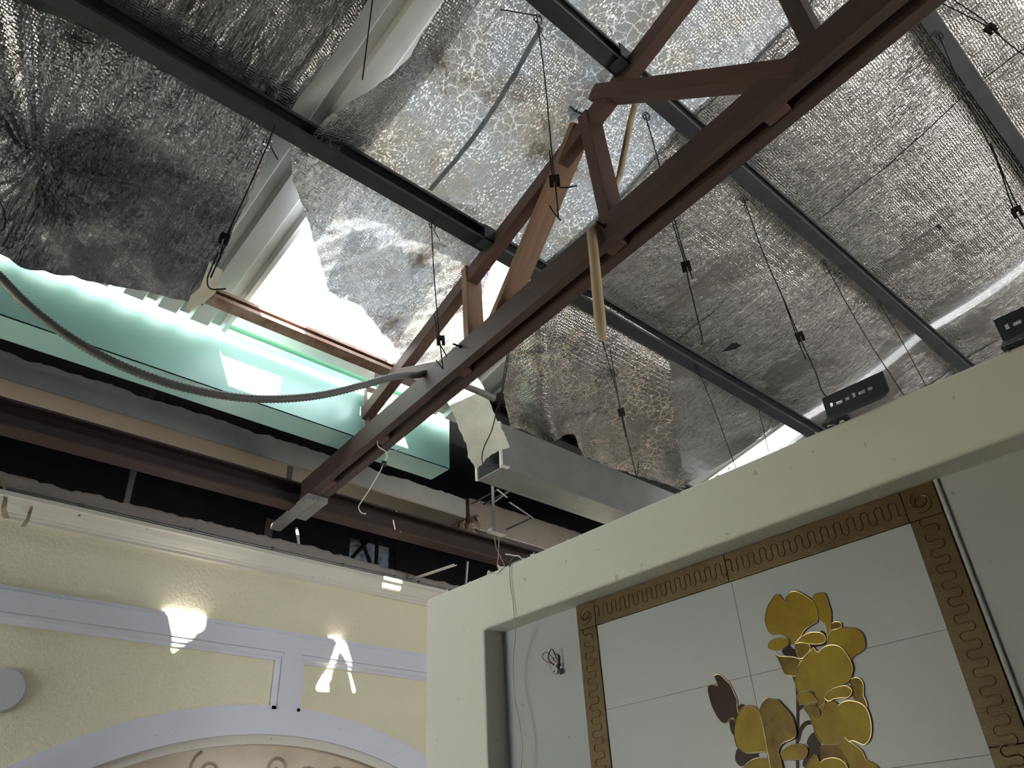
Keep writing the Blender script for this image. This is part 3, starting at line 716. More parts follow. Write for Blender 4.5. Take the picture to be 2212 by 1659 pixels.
# ================================================================== ORCHID MURAL AND ITS GOLD FRAME
def mp(px, py, x=XR): return on_x(px, py, x)
fr_root = empty('mural_frame', (XR, 1.43, 2.4), 'gold brown tile border with wavy relief around the orchid mural', 'picture frame')
YL0, YL1, YR1, YR0 = 2.164, 2.063, 0.788, 0.687                          # left outer/inner, right inner/outer
ZF1, ZF0 = 2.459, 2.357
def border_tile(y0, y1, z0, z1, along, waves):
    t = obj('border_tile', MB().box((XR - 0.012, min(y0, y1) + 0.001, z0 + 0.001), (XR - 0.0005, max(y0, y1) - 0.001, z1 - 0.001)), MAT['gold'], fr_root, bevel=0.0015)
    pts = []; n = waves * 16
    for i in range(n + 1):
        s = i / n; ph = s * waves * 2 * math.pi
        off = math.sin(ph); lag = -0.13 * math.sin(2 * ph) / waves
        if along == 'y':
            pts.append((XR - 0.0125, y0 + (y1 - y0) * (s + lag * 0.9), (z0 + z1) / 2 + off * 0.026))
        else:
            pts.append((XR - 0.0125, (y0 + y1) / 2 + off * 0.024, z1 + (z0 - z1) * (s + lag * 0.9)))
    obj('relief', MB().tube(pts, 0.0022, 5), MAT['goldrelief'], t)
def corner_tile(y0, y1, z0, z1):
    t = obj('border_tile', MB().box((XR - 0.012, min(y0, y1) + 0.001, z0 + 0.001), (XR - 0.0005, max(y0, y1) - 0.001, z1 - 0.001)), MAT['gold'], fr_root, bevel=0.0015)
    cy, cz = (y0 + y1) / 2, (z0 + z1) / 2
    for s in (-1, 1):
        pts = [(XR - 0.0125, cy + s * (0.006 + 0.03 * k / 20) * math.cos(k * 0.42 * s), cz + s * 0.004 + (0.006 + 0.026 * k / 20) * math.sin(k * 0.42 * s)) for k in range(21)]
        obj('relief', MB().tube(pts, 0.002, 5), MAT['goldrelief'], t)
corner_tile(YL0, YL1, ZF0, ZF1); corner_tile(YR1, YR0, ZF0, ZF1)
border_tile(YL1, 1.433, ZF0, ZF1, 'y', 14); border_tile(1.433, YR1, ZF0, ZF1, 'y', 14)
z = ZF0
for k in range(4):
    border_tile(YL0, YL1, z - 0.62, z, 'z', 13); border_tile(YR1, YR0, z - 0.62, z, 'z', 13); z -= 0.62
mu = empty('orchid_mural', (XR, 1.43, 1.5), 'pale tiled mural panel with yellow orchids inside the gold border', 'mural')
zs = [ZF0, 2.041, 1.722, 1.403, 1.084, 0.765, 0.446]
for c in ((YL1, 1.4272), (1.4262, YR1)):
    for za, zb in zip(zs, zs[1:]):
        obj('tile', MB().box((XR - 0.007, min(c), zb + 0.0004), (XR - 0.0005, max(c), za - 0.0004)), MAT['mural'], mu, bevel=0.0008)
def cp(x, y): return (1500 + x / 4.0556, 1250 + y / 4.0556)
XM = XR - 0.0075
def petal(name, pts, m, layer=0, rim=True):
    # smooth the traced outline, then give it thickness
    P = [mp(*cp(x, y), XM) for x, y in pts]; n = len(P)
    sm = []
    for i in range(n):
        a, b, c, d = P[i-1], P[i], P[(i+1) % n], P[(i+2) % n]
        for t in (0, 1/3, 2/3):
            sm.append(0.5*((2*b) + (c-a)*t + (2*a-5*b+4*c-d)*t*t + (3*b-a-3*c+d)*t**3))
    dx = Vector((-0.0018 - 0.0012 * layer, 0, 0))
    fr = [p + dx for p in sm]
    o = obj(name, MB().poly(fr, sm), m, mu)
    if rim: obj('outline', MB().tube(fr + [fr[0]], 0.0017, 5, False), MAT['outline'], o)
    return o
def stem(pts, w):
    c = curve([mp(*cp(x, y), XM) for x, y in pts], 6); L = []; Rr = []
    for i, p in enumerate(c):
        t = (c[min(i+1, len(c)-1)] - c[max(i-1, 0)]).normalized(); nn = Vector((0, -t.z, t.y)) * w
        L.append(p + nn); Rr.append(p - nn)
    fr = L + Rr[::-1]
    obj('stem', MB().poly([p - Vector((0.0012, 0, 0)) for p in fr], fr), MAT['bud'], mu)
stem([(868, 845), (898, 950), (905, 1100), (906, 1300), (902, 1460), (905, 1700)], 0.0045)
stem([(905, 1150), (940, 1125), (985, 1105)], 0.005)
stem([(908, 1410), (930, 1330), (975, 1270), (1045, 1255)], 0.006)
petal('bud', [(180, 850), (210, 838), (240, 850), (280, 890), (320, 930), (350, 1000), (378, 1060), (378, 1110), (385, 1160), (390, 1190), (370, 1250), (350, 1240), (345, 1220), (310, 1230), (280, 1265), (245, 1260), (200, 1200), (160, 1120), (135, 1040), (122, 980), (130, 935), (160, 928), (210, 940), (190, 885)], MAT['bud'])
petal('bud', [(390, 1170), (385, 1130), (410, 1098), (440, 1105), (440, 1125), (400, 1165)], MAT['bud'], 0, False)
petal('bud', [(310, 1240), (350, 1250), (352, 1370), (320, 1330)], MAT['bud'], 0, False)
petal('bud', [(360, 1550), (380, 1490), (420, 1500), (470, 1525), (560, 1530), (550, 1590), (480, 1600), (430, 1640), (400, 1640), (365, 1600)], MAT['bud'], 0, False)
petal('bud', [(950, 1640), (975, 1550), (1000, 1470), (985, 1440), (1010, 1380), (1050, 1345), (1075, 1375), (1105, 1440), (1115, 1520), (1120, 1640), (1040, 1680)], MAT['bud'], 0, False)
petal('throat', [(850, 560), (890, 540), (900, 600), (870, 615), (830, 590), (770, 630), (790, 670), (840, 680), (900, 690), (940, 715), (1000, 650), (1060, 600), (1150, 580), (1160, 500), (1130, 460), (1100, 470), (1010, 575), (920, 560)], MAT['bud'], 0, False)
petal('petal', [(715, 660), (750, 680), (850, 685), (900, 695), (935, 720), (915, 780), (895, 850), (850, 850), (800, 840), (780, 800), (755, 740)], MAT['petal2'], 1)
petal('petal', [(895, 570), (1000, 570), (1020, 620), (975, 680), (930, 700), (900, 650)], MAT['petal2'], 1)
petal('petal', [(1045, 190), (1050, 145), (1075, 135), (1095, 128), (1125, 125), (1155, 145), (1170, 190), (1185, 240), (1203, 290), (1203, 350), (1200, 430), (1170, 520), (1160, 420), (1130, 385), (1090, 345), (1080, 270)], MAT['petal'], 1)
petal('petal', [(1205, 400), (1240, 378), (1285, 385), (1293, 420), (1260, 440), (1210, 450)], MAT['petal2'], 1)
petal('petal', [(1185, 490), (1215, 450), (1270, 437), (1300, 425), (1350, 435), (1400, 432), (1450, 455), (1485, 500), (1500, 560), (1495, 610), (1460, 650), (1400, 680), (1380, 705), (1330, 640), (1280, 590), (1220, 580), (1170, 560)], MAT['petal'], 1)
petal('petal', [(800, 205), (770, 175), (740, 145), (712, 145), (690, 180), (655, 230), (635, 290), (625, 350), (630, 400), (650, 450), (690, 490), (740, 487), (790, 497), (830, 520), (855, 565), (880, 580), (905, 550), (940, 510), (960, 470), (1000, 430), (1050, 400), (1080, 380), (1088, 330), (1075, 270), (1050, 210), (1000, 165), (940, 130), (895, 113), (850, 120), (815, 155)], MAT['petal'], 2)
petal('petal', [(945, 515), (1000, 480), (1060, 470), (1120, 478), (1155, 510), (1155, 550), (1120, 572), (1060, 575), (1000, 570), (950, 560), (915, 555)], MAT['petal'], 3)
petal('petal', [(830, 545), (800, 525), (740, 523), (690, 540), (655, 575), (660, 610), (700, 625), (750, 625), (790, 605), (830, 580)], MAT['petal'], 3)
petal('petal', [(1365, 890), (1410, 868), (1450, 875), (1480, 910), (1488, 960), (1485, 1020), (1510, 1080), (1515, 1130), (1440, 1090), (1400, 1030), (1390, 960)], MAT['petal2'], 1)
petal('petal', [(1250, 1459), (1300, 1420), (1320, 1395), (1370, 1430), (1400, 1450), (1440, 1480), (1480, 1520), (1510, 1590), (1560, 1610), (1610, 1650), (1610, 1720), (1370, 1720), (1340, 1600), (1300, 1540), (1280, 1490)], MAT['petal'], 1)
petal('throat', [(1120, 1460), (1200, 1450), (1270, 1480), (1300, 1540), (1350, 1610), (1370, 1700), (1310, 1640), (1200, 1600), (1130, 1620), (1105, 1480)], MAT['petal2'], 1, False)
petal('petal', [(1265, 1110), (1300, 1085), (1360, 1070), (1430, 1080), (1490, 1110), (1530, 1170), (1550, 1240), (1558, 1320), (1545, 1400), (1500, 1455), (1450, 1440), (1400, 1420), (1360, 1425), (1320, 1390), (1280, 1430), (1220, 1455), (1150, 1450), (1110, 1430), (1075, 1370), (1050, 1310), (1030, 1240), (1000, 1185), (970, 1140), (1000, 1110), (1060, 1105), (1100, 1135), (1150, 1090), (1230, 1075)], MAT['petal'], 2)
petal('petal', [(1050, 608), (1030, 635), (1000, 655), (970, 690), (945, 730), (920, 780), (905, 840), (890, 890), (895, 940), (920, 1000), (960, 995), (1010, 985), (1050, 1000), (1075, 1060), (1085, 1120), (1120, 1150), (1150, 1110), (1150, 1050), (1165, 1000), (1200, 960), (1260, 940), (1330, 920), (1365, 890), (1385, 840), (1395, 790), (1380, 730), (1340, 660), (1300, 610), (1250, 585), (1190, 585), (1140, 605), (1100, 640), (1080, 640)], MAT['petal'], 3)
petal('petal', [(910, 1040), (930, 1005), (980, 992), (1030, 1000), (1070, 1045), (1090, 1080), (1040, 1090), (980, 1105), (940, 1105), (915, 1075)], MAT['petal'], 4)
petal('petal', [(1165, 1015), (1210, 970), (1280, 945), (1340, 940), (1385, 970), (1385, 1010), (1350, 1045), (1290, 1045), (1230, 1055), (1190, 1075), (1150, 1050)], MAT['petal'], 4)
petal('petal', [(970, 1135), (1000, 1110), (1050, 1108), (1095, 1135), (1110, 1190), (1080, 1215), (1040, 1200), (1000, 1180)], MAT['petal2'], 4)
petal('petal', [(990, 1700), (1000, 1620), (1035, 1570), (1060, 1545), (1085, 1560), (1105, 1610), (1140, 1585), (1200, 1570), (1260, 1575), (1310, 1600), (1340, 1640), (1345, 1720)], MAT['petal'], 2)
petal('petal', [(440, 1659), (470, 1620), (520, 1585), (580, 1572), (640, 1580), (660, 1600), (665, 1700), (520, 1720)], MAT['petal'], 1)
petal('petal', [(760, 1540), (800, 1490), (850, 1460), (910, 1450), (970, 1460), (1000, 1500), (990, 1550), (950, 1580), (880, 1588), (820, 1585), (780, 1590)], MAT['petal'], 2)
petal('petal', [(575, 1180), (560, 1150), (520, 1120), (470, 1112), (430, 1130), (400, 1170), (370, 1240), (357, 1320), (358, 1400), (375, 1460), (410, 1500), (460, 1528), (530, 1528), (590, 1520), (630, 1520), (660, 1545), (640, 1460), (615, 1340), (595, 1230)], MAT['petal'], 2)
petal('petal', [(580, 1180), (590, 1120), (620, 1070), (650, 1050), (690, 1060), (740, 1065), (780, 1110), (830, 1160), (870, 1220), (890, 1290), (903, 1350), (890, 1390), (840, 1420), (790, 1440), (755, 1480), (745, 1530), (760, 1560), (780, 1700), (690, 1700), (665, 1590), (640, 1460), (610, 1300)], MAT['petal2'], 3)
# white plaster bead beside the right border
obj('plaster_bead', MB().box((XR - 0.010, YR0 - 0.016, 0), (XR, YR0 - 0.002, ZS)), MAT['recess'], wr, bevel=0.005)

# ================================================================== HANGERS (wire rods with spring clips) AND OTHER WIRES
def loops(c, r, n, ax, drift):
    ax = ax.normalized(); a = ax.orthogonal().normalized(); b = ax.cross(a)
    return [c + a * r * math.cos(t) + b * r * math.sin(t) + drift * (t / (2 * math.pi * n)) for t in [2 * math.pi * n * k / (18 * n) for k in range(18 * n + 1)]]
def spring_clip(P, up, view, s, m, parent):
    up = up.normalized(); view = (view - up * view.dot(up)).normalized(); sd = up.cross(view).normalized()
    def Q(a, b, c): return P + sd * a * s + up * b * s + view * c * s
    out2 = [(-1, 1), (1, 1), (1, -1.25), (0.22, -1.25), (0.22, 0.2), (-0.22, 0.2), (-0.22, -1.25), (-1, -1.25)]
    mb = MB().poly([Q(a, b, -0.5) for a, b in out2], [Q(a, b, -0.42) for a, b in out2])
    mb.poly([Q(a, b, 0.42) for a, b in out2], [Q(a, b, 0.5) for a, b in out2])
    mb.poly([Q(a, 1.0, c) for a, c in ((-1, -.5), (1, -.5), (1, .5), (-1, .5))], [Q(a, 1.1, c) for a, c in ((-1, -.5), (1, -.5), (1, .5), (-1, .5))])
    return obj('spring_clip', mb, m, parent)
def hanger(label, top, rods, clip=None, tie=True, r=0.0032, m='wire', size=0.020, name='ceiling_hanger', cat='wire hanger'):
    """top: world point it hangs from; rods: pixel polylines, all in the upright plane through top"""
    root = empty(name, top, label, cat, 'wire ceiling hangers')
    view = Vector((top.x, top.y, 0))
    for k, rod in enumerate(rods):
        pts = [on_face(px, py, top) for px, py in rod]
        if len(pts) > 2: pts = curve(pts, 5)
        obj('rod', MB().tube(pts, r, 6), MAT[m], root)
    if clip:
        P = on_face(clip[0], clip[1], top); q = on_face(clip[2], clip[3], top)
        spring_clip(P, q - P, view, size, MAT['clip'], root)
    if tie:
        A = on_face(rods[0][0][0], rods[0][0][1], top)
        lp = loops(A, 0.016, 2, Vector((0.4, 0.2, 1)), Vector((0.01, 0, -0.015)))
        lp += [lp[-1] + Vector((0.03, 0.02, 0.012)), lp[-1] + Vector((0.07, 0.03, -0.02))]
        obj('wire_tie', MB().tube(lp, r * 0.7, 5), MAT[m], root)
    return root
def on_purlin(px, py): return on_roof(px, py, 3.62)
T = on_purlin(590, 272)
hanger('wire hanger with clip in front of the ribbed strip beside the torn dark foil', T,
       [[(597, 262), (581, 305), (540, 400), (485, 520), (476, 560)], [(503, 480), (486, 530), (455, 600)], [(472, 545), (456, 580), (448, 605), (455, 624), (488, 624)], [(584, 316), (600, 345)]], (485, 515, 500, 480))
T = on_purlin(930, 470)
hanger('wire hanger with clip in front of the clear foil above the bottom chord', T,
       [[(932, 484), (938, 600), (950, 735), (957, 797)], [(939, 683), (948, 735), (965, 770)], [(957, 797), (942, 778)], [(932, 484), (950, 458), (952, 446)]], (952, 735, 949, 700))
T = on_purlin(1160, 35)
hanger('long dark wire hanger in front of the bright foil, ending against the diagonal web', T,
       [[(1160, 38), (1178, 180), (1192, 330), (1203, 430), (1206, 470)], [(1187, 325), (1193, 380)], [(1187, 445), (1198, 462), (1211, 476)], [(1208, 405), (1225, 405), (1247, 401)], [(1160, 34), (1063, 17)]], (1198, 390, 1195, 360))
T = on_roof(1108, 690, 3.55)
hanger('wire hanger with clip and hooked end in front of the pale torn scrap', T,
       [[(1112, 705), (1100, 760), (1085, 850), (1074, 882)], [(1100, 740), (1090, 800), (1078, 890)], [(1074, 882), (1062, 930), (1046, 965), (1041, 990), (1047, 1005), (1077, 1004)]], (1080, 858, 1087, 820), tie=False)
T = on_roof(1300, 720, 3.60)
hanger('wire hanger with clip in front of the stained hanging foil', T,
       [[(1300, 730), (1322, 810), (1340, 880), (1358, 960), (1376, 1034)], [(1318, 755), (1340, 885), (1352, 945)], [(1376, 1034), (1379, 1000)]], (1342, 890, 1334, 855), tie=False)
T = on_purlin(1395, 245)
hanger('wire hanger with clip passing behind the chord to the foil below it', T,
       [[(1394, 248), (1425, 360), (1450, 470), (1480, 570), (1487, 605), (1505, 680), (1517, 730), (1514, 745)], [(1456, 470), (1475, 540), (1496, 602)]], (1482, 575, 1472, 540))
T = on_purlin(1606, 428)
hanger('wire hanger with clip that reaches down to the perforated tray', T,
       [[(1606, 428), (1650, 550), (1690, 640), (1728, 730), (1760, 800), (1776, 845), (1797, 868)], [(1690, 640), (1724, 735), (1741, 776)]], (1728, 727, 1714, 695))
T = on_purlin(1778, 563)
hanger('thin wire hanger hanging from the middle purlin towards the right of the tray', T, [[(1778, 563), (1860, 710), (1952, 853)]], None, r=0.0026)
T = on_purlin(1898, 652)
hanger('thin wire hanger nearest the bright band on the middle purlin', T, [[(1898, 652), (1950, 740), (2000, 833)]], None, r=0.0026)
T = on_purlin(1505, 792)
hanger('thin wire hanger dropping behind the wall left of the bright slit', T, [[(1505, 792), (1545, 890), (1590, 1012)]], None, r=0.0026)
T = on_purlin(1633, 860)
hanger('thin wire hanger crossing the bright slit', T, [[(1633, 860), (1646, 915), (1660, 975)]], None, r=0.0026)
T = on_roof(2030, 70, 3.62)
hanger('wire hanger with clip at the right edge of the picture', T,
       [[(2028, 75), (2090, 220), (2150, 340), (2185, 440), (2215, 500)], [(2140, 310), (2175, 395), (2200, 450)]], (2197, 457, 2180, 415))
T = on_roof(2016, 2, 3.60)
hanger('wire hanger with clip in the top right corner', T, [[(2010, -6), (2100, 40), (2140, 62), (2180, 95), (2216, 122)], [(2060, 0), (2120, 40), (2160, 75)]], (2140, 62, 2100, 42), tie=False)
T = on_truss(832, 968, 2.08) + Vector((0, 0, 0))
hanger('pale hooked wire with clip hanging below the end of the bottom chord', T,
       [[(815, 952), (818, 965), (835, 978), (830, 1000), (824, 1012)], [(838, 980), (832, 1005)], [(836, 977), (868, 970)], [(826, 1010), (800, 1055), (778, 1088), (775, 1098), (781, 1108), (791, 1110)]], (829, 1002, 831, 985), tie=False, m='palewire', size=0.016)
T = on_roof(1262, 975, 3.6)
hanger('thin pale wire hanging in front of the metal duct', T, [[(1261, 985), (1275, 1010), (1289, 1068), (1300, 1118)], [(1266, 972), (1266, 1000)], [(1250, 988), (1270, 992)]], None, tie=True, r=0.0022, m='palewire')
T = on_roof(800, -20, 3.60)
hanger('thin dark wire hanging at the top in front of the ribbed roof strip', T, [[(806, -10), (797, 60), (783, 172)]], None, tie=False, r=0.003)
T = on_roof(0, 430, 3.45)
hanger('dark bent wire at the left edge above the green gutter', T, [[(-6, 425), (9, 458), (10, 492), (-4, 501)]], None, tie=False)
T = on_purlin(152, 78)
hanger('dark wire tie knotted on the long purlin near the top left corner', T, [[(152, 80), (185, 92), (240, 98)]], None)

# ================================================================== SMALLER THINGS
def cond():
    pts = [on_y(px, py, 3.08) for px, py in ((-40, 560), (0, 600), (60, 660), (140, 722), (230, 775), (330, 817), (430, 845), (530, 860), (620, 861), (700, 852), (780, 833), (850, 814), (900, 810))]
    pts += [on_truss(925, 812, 2.02) + Vector((0, 0, 0.02)), on_truss(960, 822, 2.10) + Vector((0, 0, 0.02)), on_y(1010, 836, 2.98), on_y(1040, 848, 2.98), on_y(1068, 862, 2.98)]
    return curve(pts, 22)
cp_ = cond()
fc = empty('flexible_conduit', cp_[0], 'grey corrugated flexible conduit sagging across the green gutter', 'conduit')
rr = [0.0195 + 0.0022 * (1 if (k // 1) % 2 else -1) for k in range(len(cp_))]
obj('hose', MB().tube(cp_, rr, 12), MAT['conduit'], fc, smooth=True)
# pale stick, snapped in two
st = empty('wooden_stick', on_truss(1278, 495, 1.95), 'pale broken wooden stick hanging over the bottom chord', 'stick')
Ps = on_truss(1278, 495, 1.96)
up_ = [on_roof(1372, 225, 3.60), on_roof(1362, 262, 3.57)] + [on_truss(1338, 380, 2.2), on_truss(1290, 482, 2.03), Ps]
obj('upper_piece', MB().tube(up_, [0.016, 0.017, 0.016, 0.012, 0.010], 8), MAT['stick'], st, smooth=True)
lo = [on_face(px, py, Ps) for px, py in ((1277, 498), (1284, 560), (1291, 640), (1297, 700), (1301, 732))]
obj('lower_piece', MB().tube(lo, [0.022, 0.023, 0.024, 0.025, 0.016], 10), MAT['stick'], st, smooth=True)
# perforated cable trays on the wall
def tray(label, y0, y1, root_y):
    t = empty('cable_tray', (XB + 0.1, root_y, ZT), label, 'cable tray', 'perforated steel trays on the wall')
    def panel(name, O, U, V, L, W, holes, th):
        """plate O + a*U + b*V with rounded slots cut as real openings, built as strips around them"""
        mb = MB(); nrm = U.cross(V).normalized() * th
        # rows between slots: full-width strips and short bridges
        rows = sorted(set([0, W] + [h[2] for h in holes] + [h[3] for h in holes]))
        for r0, r1 in zip(rows, rows[1:]):
            hs = sorted([(h[0], h[1]) for h in holes if h[2] <= r0 + 1e-6 and h[3] >= r1 - 1e-6])
            x = 0
            for a, b in hs + [(L, L)]:
                if a - x > 1e-5:
                    q = [O + U*x + V*r0, O + U*a + V*r0, O + U*a + V*r1, O + U*x + V*r1]
                    mb.poly(q, [p + nrm for p in q])
                x = b
        obj(name, mb, MAT['tray'], t)
    L = abs(y1 - y0); U = Vector((0, -1, 0)); O = Vector((XB - 0.02, max(y0, y1), ZT + 0.004))
    Wb = 0.055; Wf = 0.075
    slots = []; x = 0.02; k = 0
    while x < L - 0.05:
        w = (0.010, 0.022, 0.014)[k % 3]; slots.append((x, x + w, Wf * 0.38, Wf * 0.38 + (0.012 if k % 3 else 0.018))); x += w + 0.011; k += 1
    Vf = Vector((0.02, 0, 1)).normalized()
    fold = O + Vector((0.062, 0, 0.05))
    panel('front_face', fold, U, Vf, L, Wf, slots, 0.003)
    s2 = []; x = 0.10; k = 0
    while x < L - 0.05:
        s2.append((x, x + (0.055 if k % 3 == 0 else 0.016), 0.056, 0.062)); s2.append((x + 0.005, x + 0.021, 0.028, 0.036)); x += 0.066 if k % 3 == 0 else 0.03; k += 1
    # drop overlapping slots
    s2 = [h for i, h in enumerate(s2) if not any(h[2] == g_[2] and h is not g_ and h[0] < g_[1] and g_[0] < h[1] for g_ in s2[:i])]
    panel('bottom_face', O + Vector((-0.004, 0, 0)), U, Vector((0.066, 0, 0.05)).normalized(), L, 0.083, s2, 0.003)
    # ragged bent end piece
    obj('bent_end', MB().box((XB - 0.018, max(y0, y1) - 0.085, ZT + 0.001), (XB + 0.035, max(y0, y1) + 0.004, ZT + 0.006)), MAT['tray'], t)
yA = on_x(1778, 905, XB).y; yB = on_x(1915, 850, XB).y
tray('dark perforated steel tray lying on top of the wall under the bright band', yA, yB, (yA + yB) / 2)
yC = on_x(2160, 735, XB).y
tray('dark perforated steel tray cut off by the right edge of the picture', yC, yC - 0.55, yC - 0.27)
# conduit rod with saddles along the cornice
pr = empty('metal_conduit', (2, YA, 3.667), 'thin metal conduit pipe running along the top of the cornice', 'pipe')
obj('pipe', MB().tube([(-4.8 + 0.4*k, YA - 0.034, 3.667 + 0.004 * nz(k * 0.7)) for k in range(30)], 0.011, 8), MAT['galv'], pr, smooth=True)
for x in (1.15, 1.87, 2.48, 3.08, 3.57, 3.81):
    obj('saddle', MB().box((x - 0.01, YA - 0.05, 3.643), (x + 0.01, YA + 0.014, 3.684)), MAT['galv'], pr)
# stub pipe and metal strips sticking out of the broken wall top
P = on_y(646, 1180, YA + 0.05); Q = on_y(640, 1140, YA + 0.05)
obj('pipe_stub', MB().tube([P, P.lerp(Q, 0.5) + Vector((0.003, 0, 0)), Q], 0.011, 10), MAT['whitepipe'], smooth=True, label='short white pipe stub standing in the broken wall top', cat='pipe')
P = on_y(888, 1253, YA - 0.02); Q = on_y(984, 1221, YA - 0.55)
d = (Q - P).normalized(); sd = d.cross(Vector((0, 0, 1))).normalized()
strip = [(-0.016, 0.010), (-0.016, 0), (0.016, 0), (0.016, 0.010), (0.013, 0.010), (0.013, 0.003), (-0.013, 0.003), (-0.013, 0.010)]
obj('metal_channel', MB().loft([[X + sd * a + Vector((0, 0, b)) for a, b in strip] for X in (P, Q)]), MAT['whitepipe'], label='pale metal channel jutting out from the broken wall top near the corner', cat='channel')
P = on_y(1006, 1262, YA + 0.12); Q = on_y(1010, 1213, YA + 0.12)
obj('metal_strip', MB().tube([P, Q], 0.012, 4), MAT['whitepipe'], label='small upright metal strip in the dark gap beside the wall corner', cat='strip')
# hanger bracket under the duct
Pb = on_y(1067, 1150, 4.3)
br = empty('steel_bracket', Pb, 'pale steel angle hanger with a foot plate below the duct end', 'bracket')
A = on_face(1062, 1055, Pb); B = on_face(1066, 1148, Pb)
zz = Vector((0, 0, 1)); sx = Vector((Pb.y, -Pb.x, 0)).normalized(); vw = Vector((Pb.x, Pb.y, 0)).normalized()
obj('upright', MB().box((Pb.x - 0.012, Pb.y - 0.003, Pb.z), (Pb.x + 0.012, Pb.y + 0.003, A.z + 0.5)).box((Pb.x + 0.012, Pb.y - 0.003, Pb.z), (Pb.x + 0.017, Pb.y + 0.03, A.z + 0.5)), MAT['galv'], br)
obj('upright_lap', MB().box((Pb.x - 0.02, Pb.y - 0.008, Pb.z), (Pb.x + 0.006, Pb.y - 0.004, Pb.z + 0.09)), MAT['galv'], br)
fp = [(1047, 1146), (1059, 1156), (1108, 1148), (1098, 1162), (1052, 1158)]
obj('foot_plate', MB().box((Pb.x - 0.05, Pb.y - 0.03, Pb.z - 0.012), (Pb.x + 0.10, Pb.y + 0.02, Pb.z - 0.008)).box((Pb.x - 0.05, Pb.y - 0.03, Pb.z - 0.012), (Pb.x - 0.046, Pb.y + 0.02, Pb.z + 0.02)), MAT['whitepipe'], br)
obj('wire', MB().tube([on_face(1068, 1160, Pb), on_face(1072, 1185, Pb), on_face(1090, 1222, Pb)], 0.003, 5), MAT['paper'], br)
obj('wire', MB().tube([on_face(1078, 1160, Pb), on_face(1077, 1190, Pb), on_face(1074, 1225, Pb)], 0.003, 5), MAT['paper'], br)
# steel angle bracing in the dark void
va = empty('void_brace', (3.6, 4.6, 4.2), 'thin steel braces in the dark gap behind the duct', 'brace')
for a, b, y in (((1100, 1085), (1150, 1118), 4.7), ((1060, 1090), (1100, 1060), 4.6), ((1095, 1075), (1075, 1058), 4.5)):
    obj('brace', MB().tube([on_y(*a, y), on_y(*b, y), on_y(*b, y) + Vector((0.08, 0.44, 0.05))], 0.009, 6), MAT['galv'], va)
# upright studs in the dark void behind the yellow wall
dark_stud = plain('dull_grey_stud', (0.07, 0.07, 0.075), 0.7)
for px, py0, py1, lab in ((283, 1045, 1090, 'faint grey metal stud in the dark gap above the cornice, left'), (625, 1040, 1080, 'short grey metal strap beside the end of the truss')):
    A = on_y(px, py0, 5.06 if px > 400 else 5.6); B = on_y(px - 3, py1, 5.06 if px > 400 else 5.6)
    obj('metal_stud', MB().box((A.x - 0.02, A.y, B.z - 0.02), (A.x + 0.02, A.y + 0.02, 5.05 if px < 400 else 4.36)), dark_stud, label=lab, cat='stud')
A = on_y(580, 1150, 5.7)
obj('red_post', MB().box((A.x - 0.035, A.y, 0), (A.x + 0.035, A.y + 0.03, A.z + 0.12)), MAT['redsteel'], label='dark red steel post below the bearing board', cat='post')
# wall disc
Pd = on_y(3, 1491, YA)
dk = empty('wall_disc', Pd, 'round grey disc fixed on the yellow wall at the left edge', 'wall fixture')
obj('disc', MB().tube([Pd + Vector((0, 0, 0)), Pd + Vector((0, -0.022, 0)), Pd + Vector((0, -0.029, 0))], [0.118, 0.118, 0.108], 48), MAT['disc'], dk)
# peeled paper strips at the left end of the cornice
def strip_paper(label, pts, w, y):
    P = [on_y(px, py, y - 0.02 * k) for k, (px, py) in enumerate(pts)]; L = []
    for k, p in enumerate(P):
        ww = w * (0.5 + 0.5 * k / (len(P) - 1)); tw = 0.5 * math.sin(k * 1.3)
        L += [p + Vector((ww, tw * ww, 0)), p - Vector((ww, tw * ww, 0))]
    obj('paper_strip', MB().sheet(L, 2, len(P)), MAT['paper'], smooth=True, label=label, cat='paper strip', group='peeling paper strips')
strip_paper('brown torn paper strip hanging from the cornice', [(75, 1078), (70, 1092), (64, 1108), (60, 1122), (50, 1138)], 0.012, YA - 0.06)
strip_paper('crumpled paper tatter at the left edge of the cornice', [(5, 1032), (10, 1055), (12, 1080), (8, 1100), (14, 1120)], 0.016, YA - 0.06)
strip_paper('small torn paper scrap on the conduit above the cornice', [(178, 1100), (176, 1107), (170, 1115)], 0.008, YA - 0.06)
# junction box with loose wires in the recess
def jp(x, y): return mp(1140 + x / 16.59, 1380 + y / 16.59, XR - 0.004)
jb = empty('junction_box', jp(980, 900), 'grey oval junction box with loose red and black wires in the recess', 'junction box')
ov = [(880, 560), (1000, 560), (1090, 570), (1110, 700), (1110, 950), (1080, 1180), (1020, 1260), (930, 1260), (860, 1090), (810, 960), (790, 750), (820, 620)]
pl = [jp(x, y) for x, y in ov]
obj('plate', MB().poly([p - Vector((0.004, 0, 0)) for p in pl], pl), MAT['box'], jb)
obj('rim', MB().tube([p - Vector((0.004, 0, 0)) for p in pl + [pl[0]]], 0.0022, 5, False), MAT['box'], jb)
for x, y in ((960, 710), (960, 930), (980, 1170)):
    c = jp(x, y) - Vector((0.0045, 0, 0)); obj('hole', MB().tube([c, c - Vector((0.001, 0, 0))], 0.0036, 12), MAT['black'], jb)
def jw(pts, m, r=0.0018, out=0.03):
    n = len(pts); obj('wire', MB().tube(curve([jp(x, y) - Vector((0.006 + out * math.sin(math.pi * k / (n - 1)), 0, 0)) for k, (x, y) in enumerate(pts)], 6), r, 6), MAT[m], jb)
jw([(960, 920), (800, 840), (720, 720), (760, 600), (890, 520), (990, 620), (1080, 800), (1170, 920)], 'red', 0.0016)
jw([(960, 930), (890, 800), (930, 640), (1080, 405), (1150, 540), (1190, 780), (1240, 980)], 'black', 0.002)
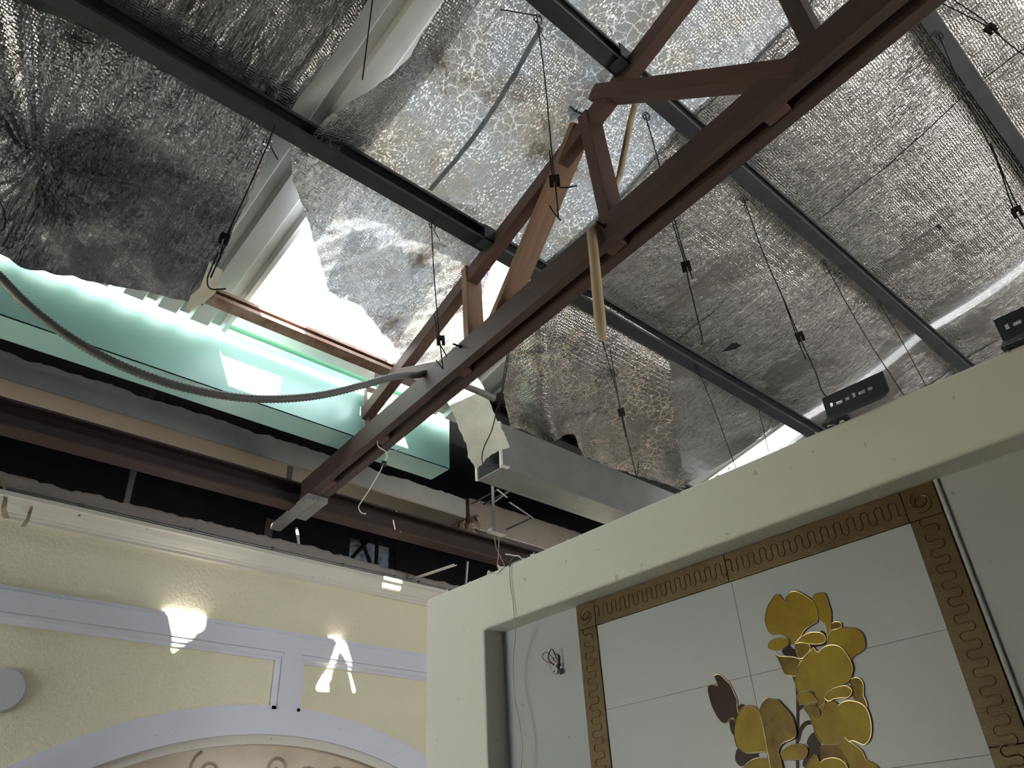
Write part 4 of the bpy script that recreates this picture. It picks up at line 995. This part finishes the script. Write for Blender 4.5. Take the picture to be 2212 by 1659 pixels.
jw([(1190, 900), (1190, 1000), (1180, 1100)], 'black', 0.003, 0.02)
tp_ = [jp(x, y) - Vector((0.012, 0, 0)) for x, y in ((1170, 1080), (1250, 1080), (1290, 1200), (1235, 1290), (1140, 1180))]
obj('tape_end', MB().poly(tp_, [p + Vector((0.006, 0, 0)) for p in tp_]), MAT['black'], jb)
# cable drooping over the wall and down its face
def wpx(px, py, x): return mp(px, py, x)
cbp = [wpx(1135, 1207, XB + 0.12), wpx(1112, 1214, XB + 0.02), wpx(1102, 1224, XB - 0.008), wpx(1102, 1260, XB - 0.008), wpx(1108, 1300, XB - 0.008), wpx(1111, 1338, XB - 0.008),
       wpx(1113, 1372, XB + 0.02), wpx(1108, 1430, XB + 0.05), wpx(1110, 1500, XB + 0.05), wpx(1122, 1560, XB + 0.05), wpx(1128, 1620, XB + 0.05), wpx(1122, 1680, XB + 0.05)]
obj('loose_cable', MB().tube(curve(cbp, 8), 0.0022, 6), MAT['palewire'], smooth=True, label='thin pale cable drooping over the wall and down past the recess', cat='cable')
cb3 = [wpx(1128, 1210, XB + 0.05), wpx(1115, 1205, XB + 0.04), wpx(1104, 1212, XB + 0.0), wpx(1101, 1224, XB - 0.012)]
obj('black_cable', MB().tube(curve(cb3, 6), 0.0036, 6), MAT['black'], smooth=True, label='short black cable looped over the top edge of the wall', cat='cable')
cb4 = [Vector((XB + 0.2, wpx(1126, 1207, XB + 0.2).y - 0.02, ZT - 0.01)), wpx(1126, 1207, XB + 0.2), wpx(1108, 1200, XB + 0.2), wpx(1092, 1197, XB + 0.2)]
obj('stiff_wire', MB().tube(curve(cb4, 6), 0.003, 6), MAT['palewire'], smooth=True, label='stiff pale wire end sticking up behind the wall corner', cat='cable')
pt = [wpx(px, py, XB - 0.004) for px, py in ((1074, 1218), (1081, 1224), (1092, 1223), (1084, 1230), (1079, 1236), (1074, 1241), (1077, 1231))]
obj('paper_tatter', MB().poly([p - Vector((0.002, 0, 0)) for p in pt], pt), MAT['whitepipe'], label='small pale paper tatter stuck on the top edge of the wall', cat='paper strip')
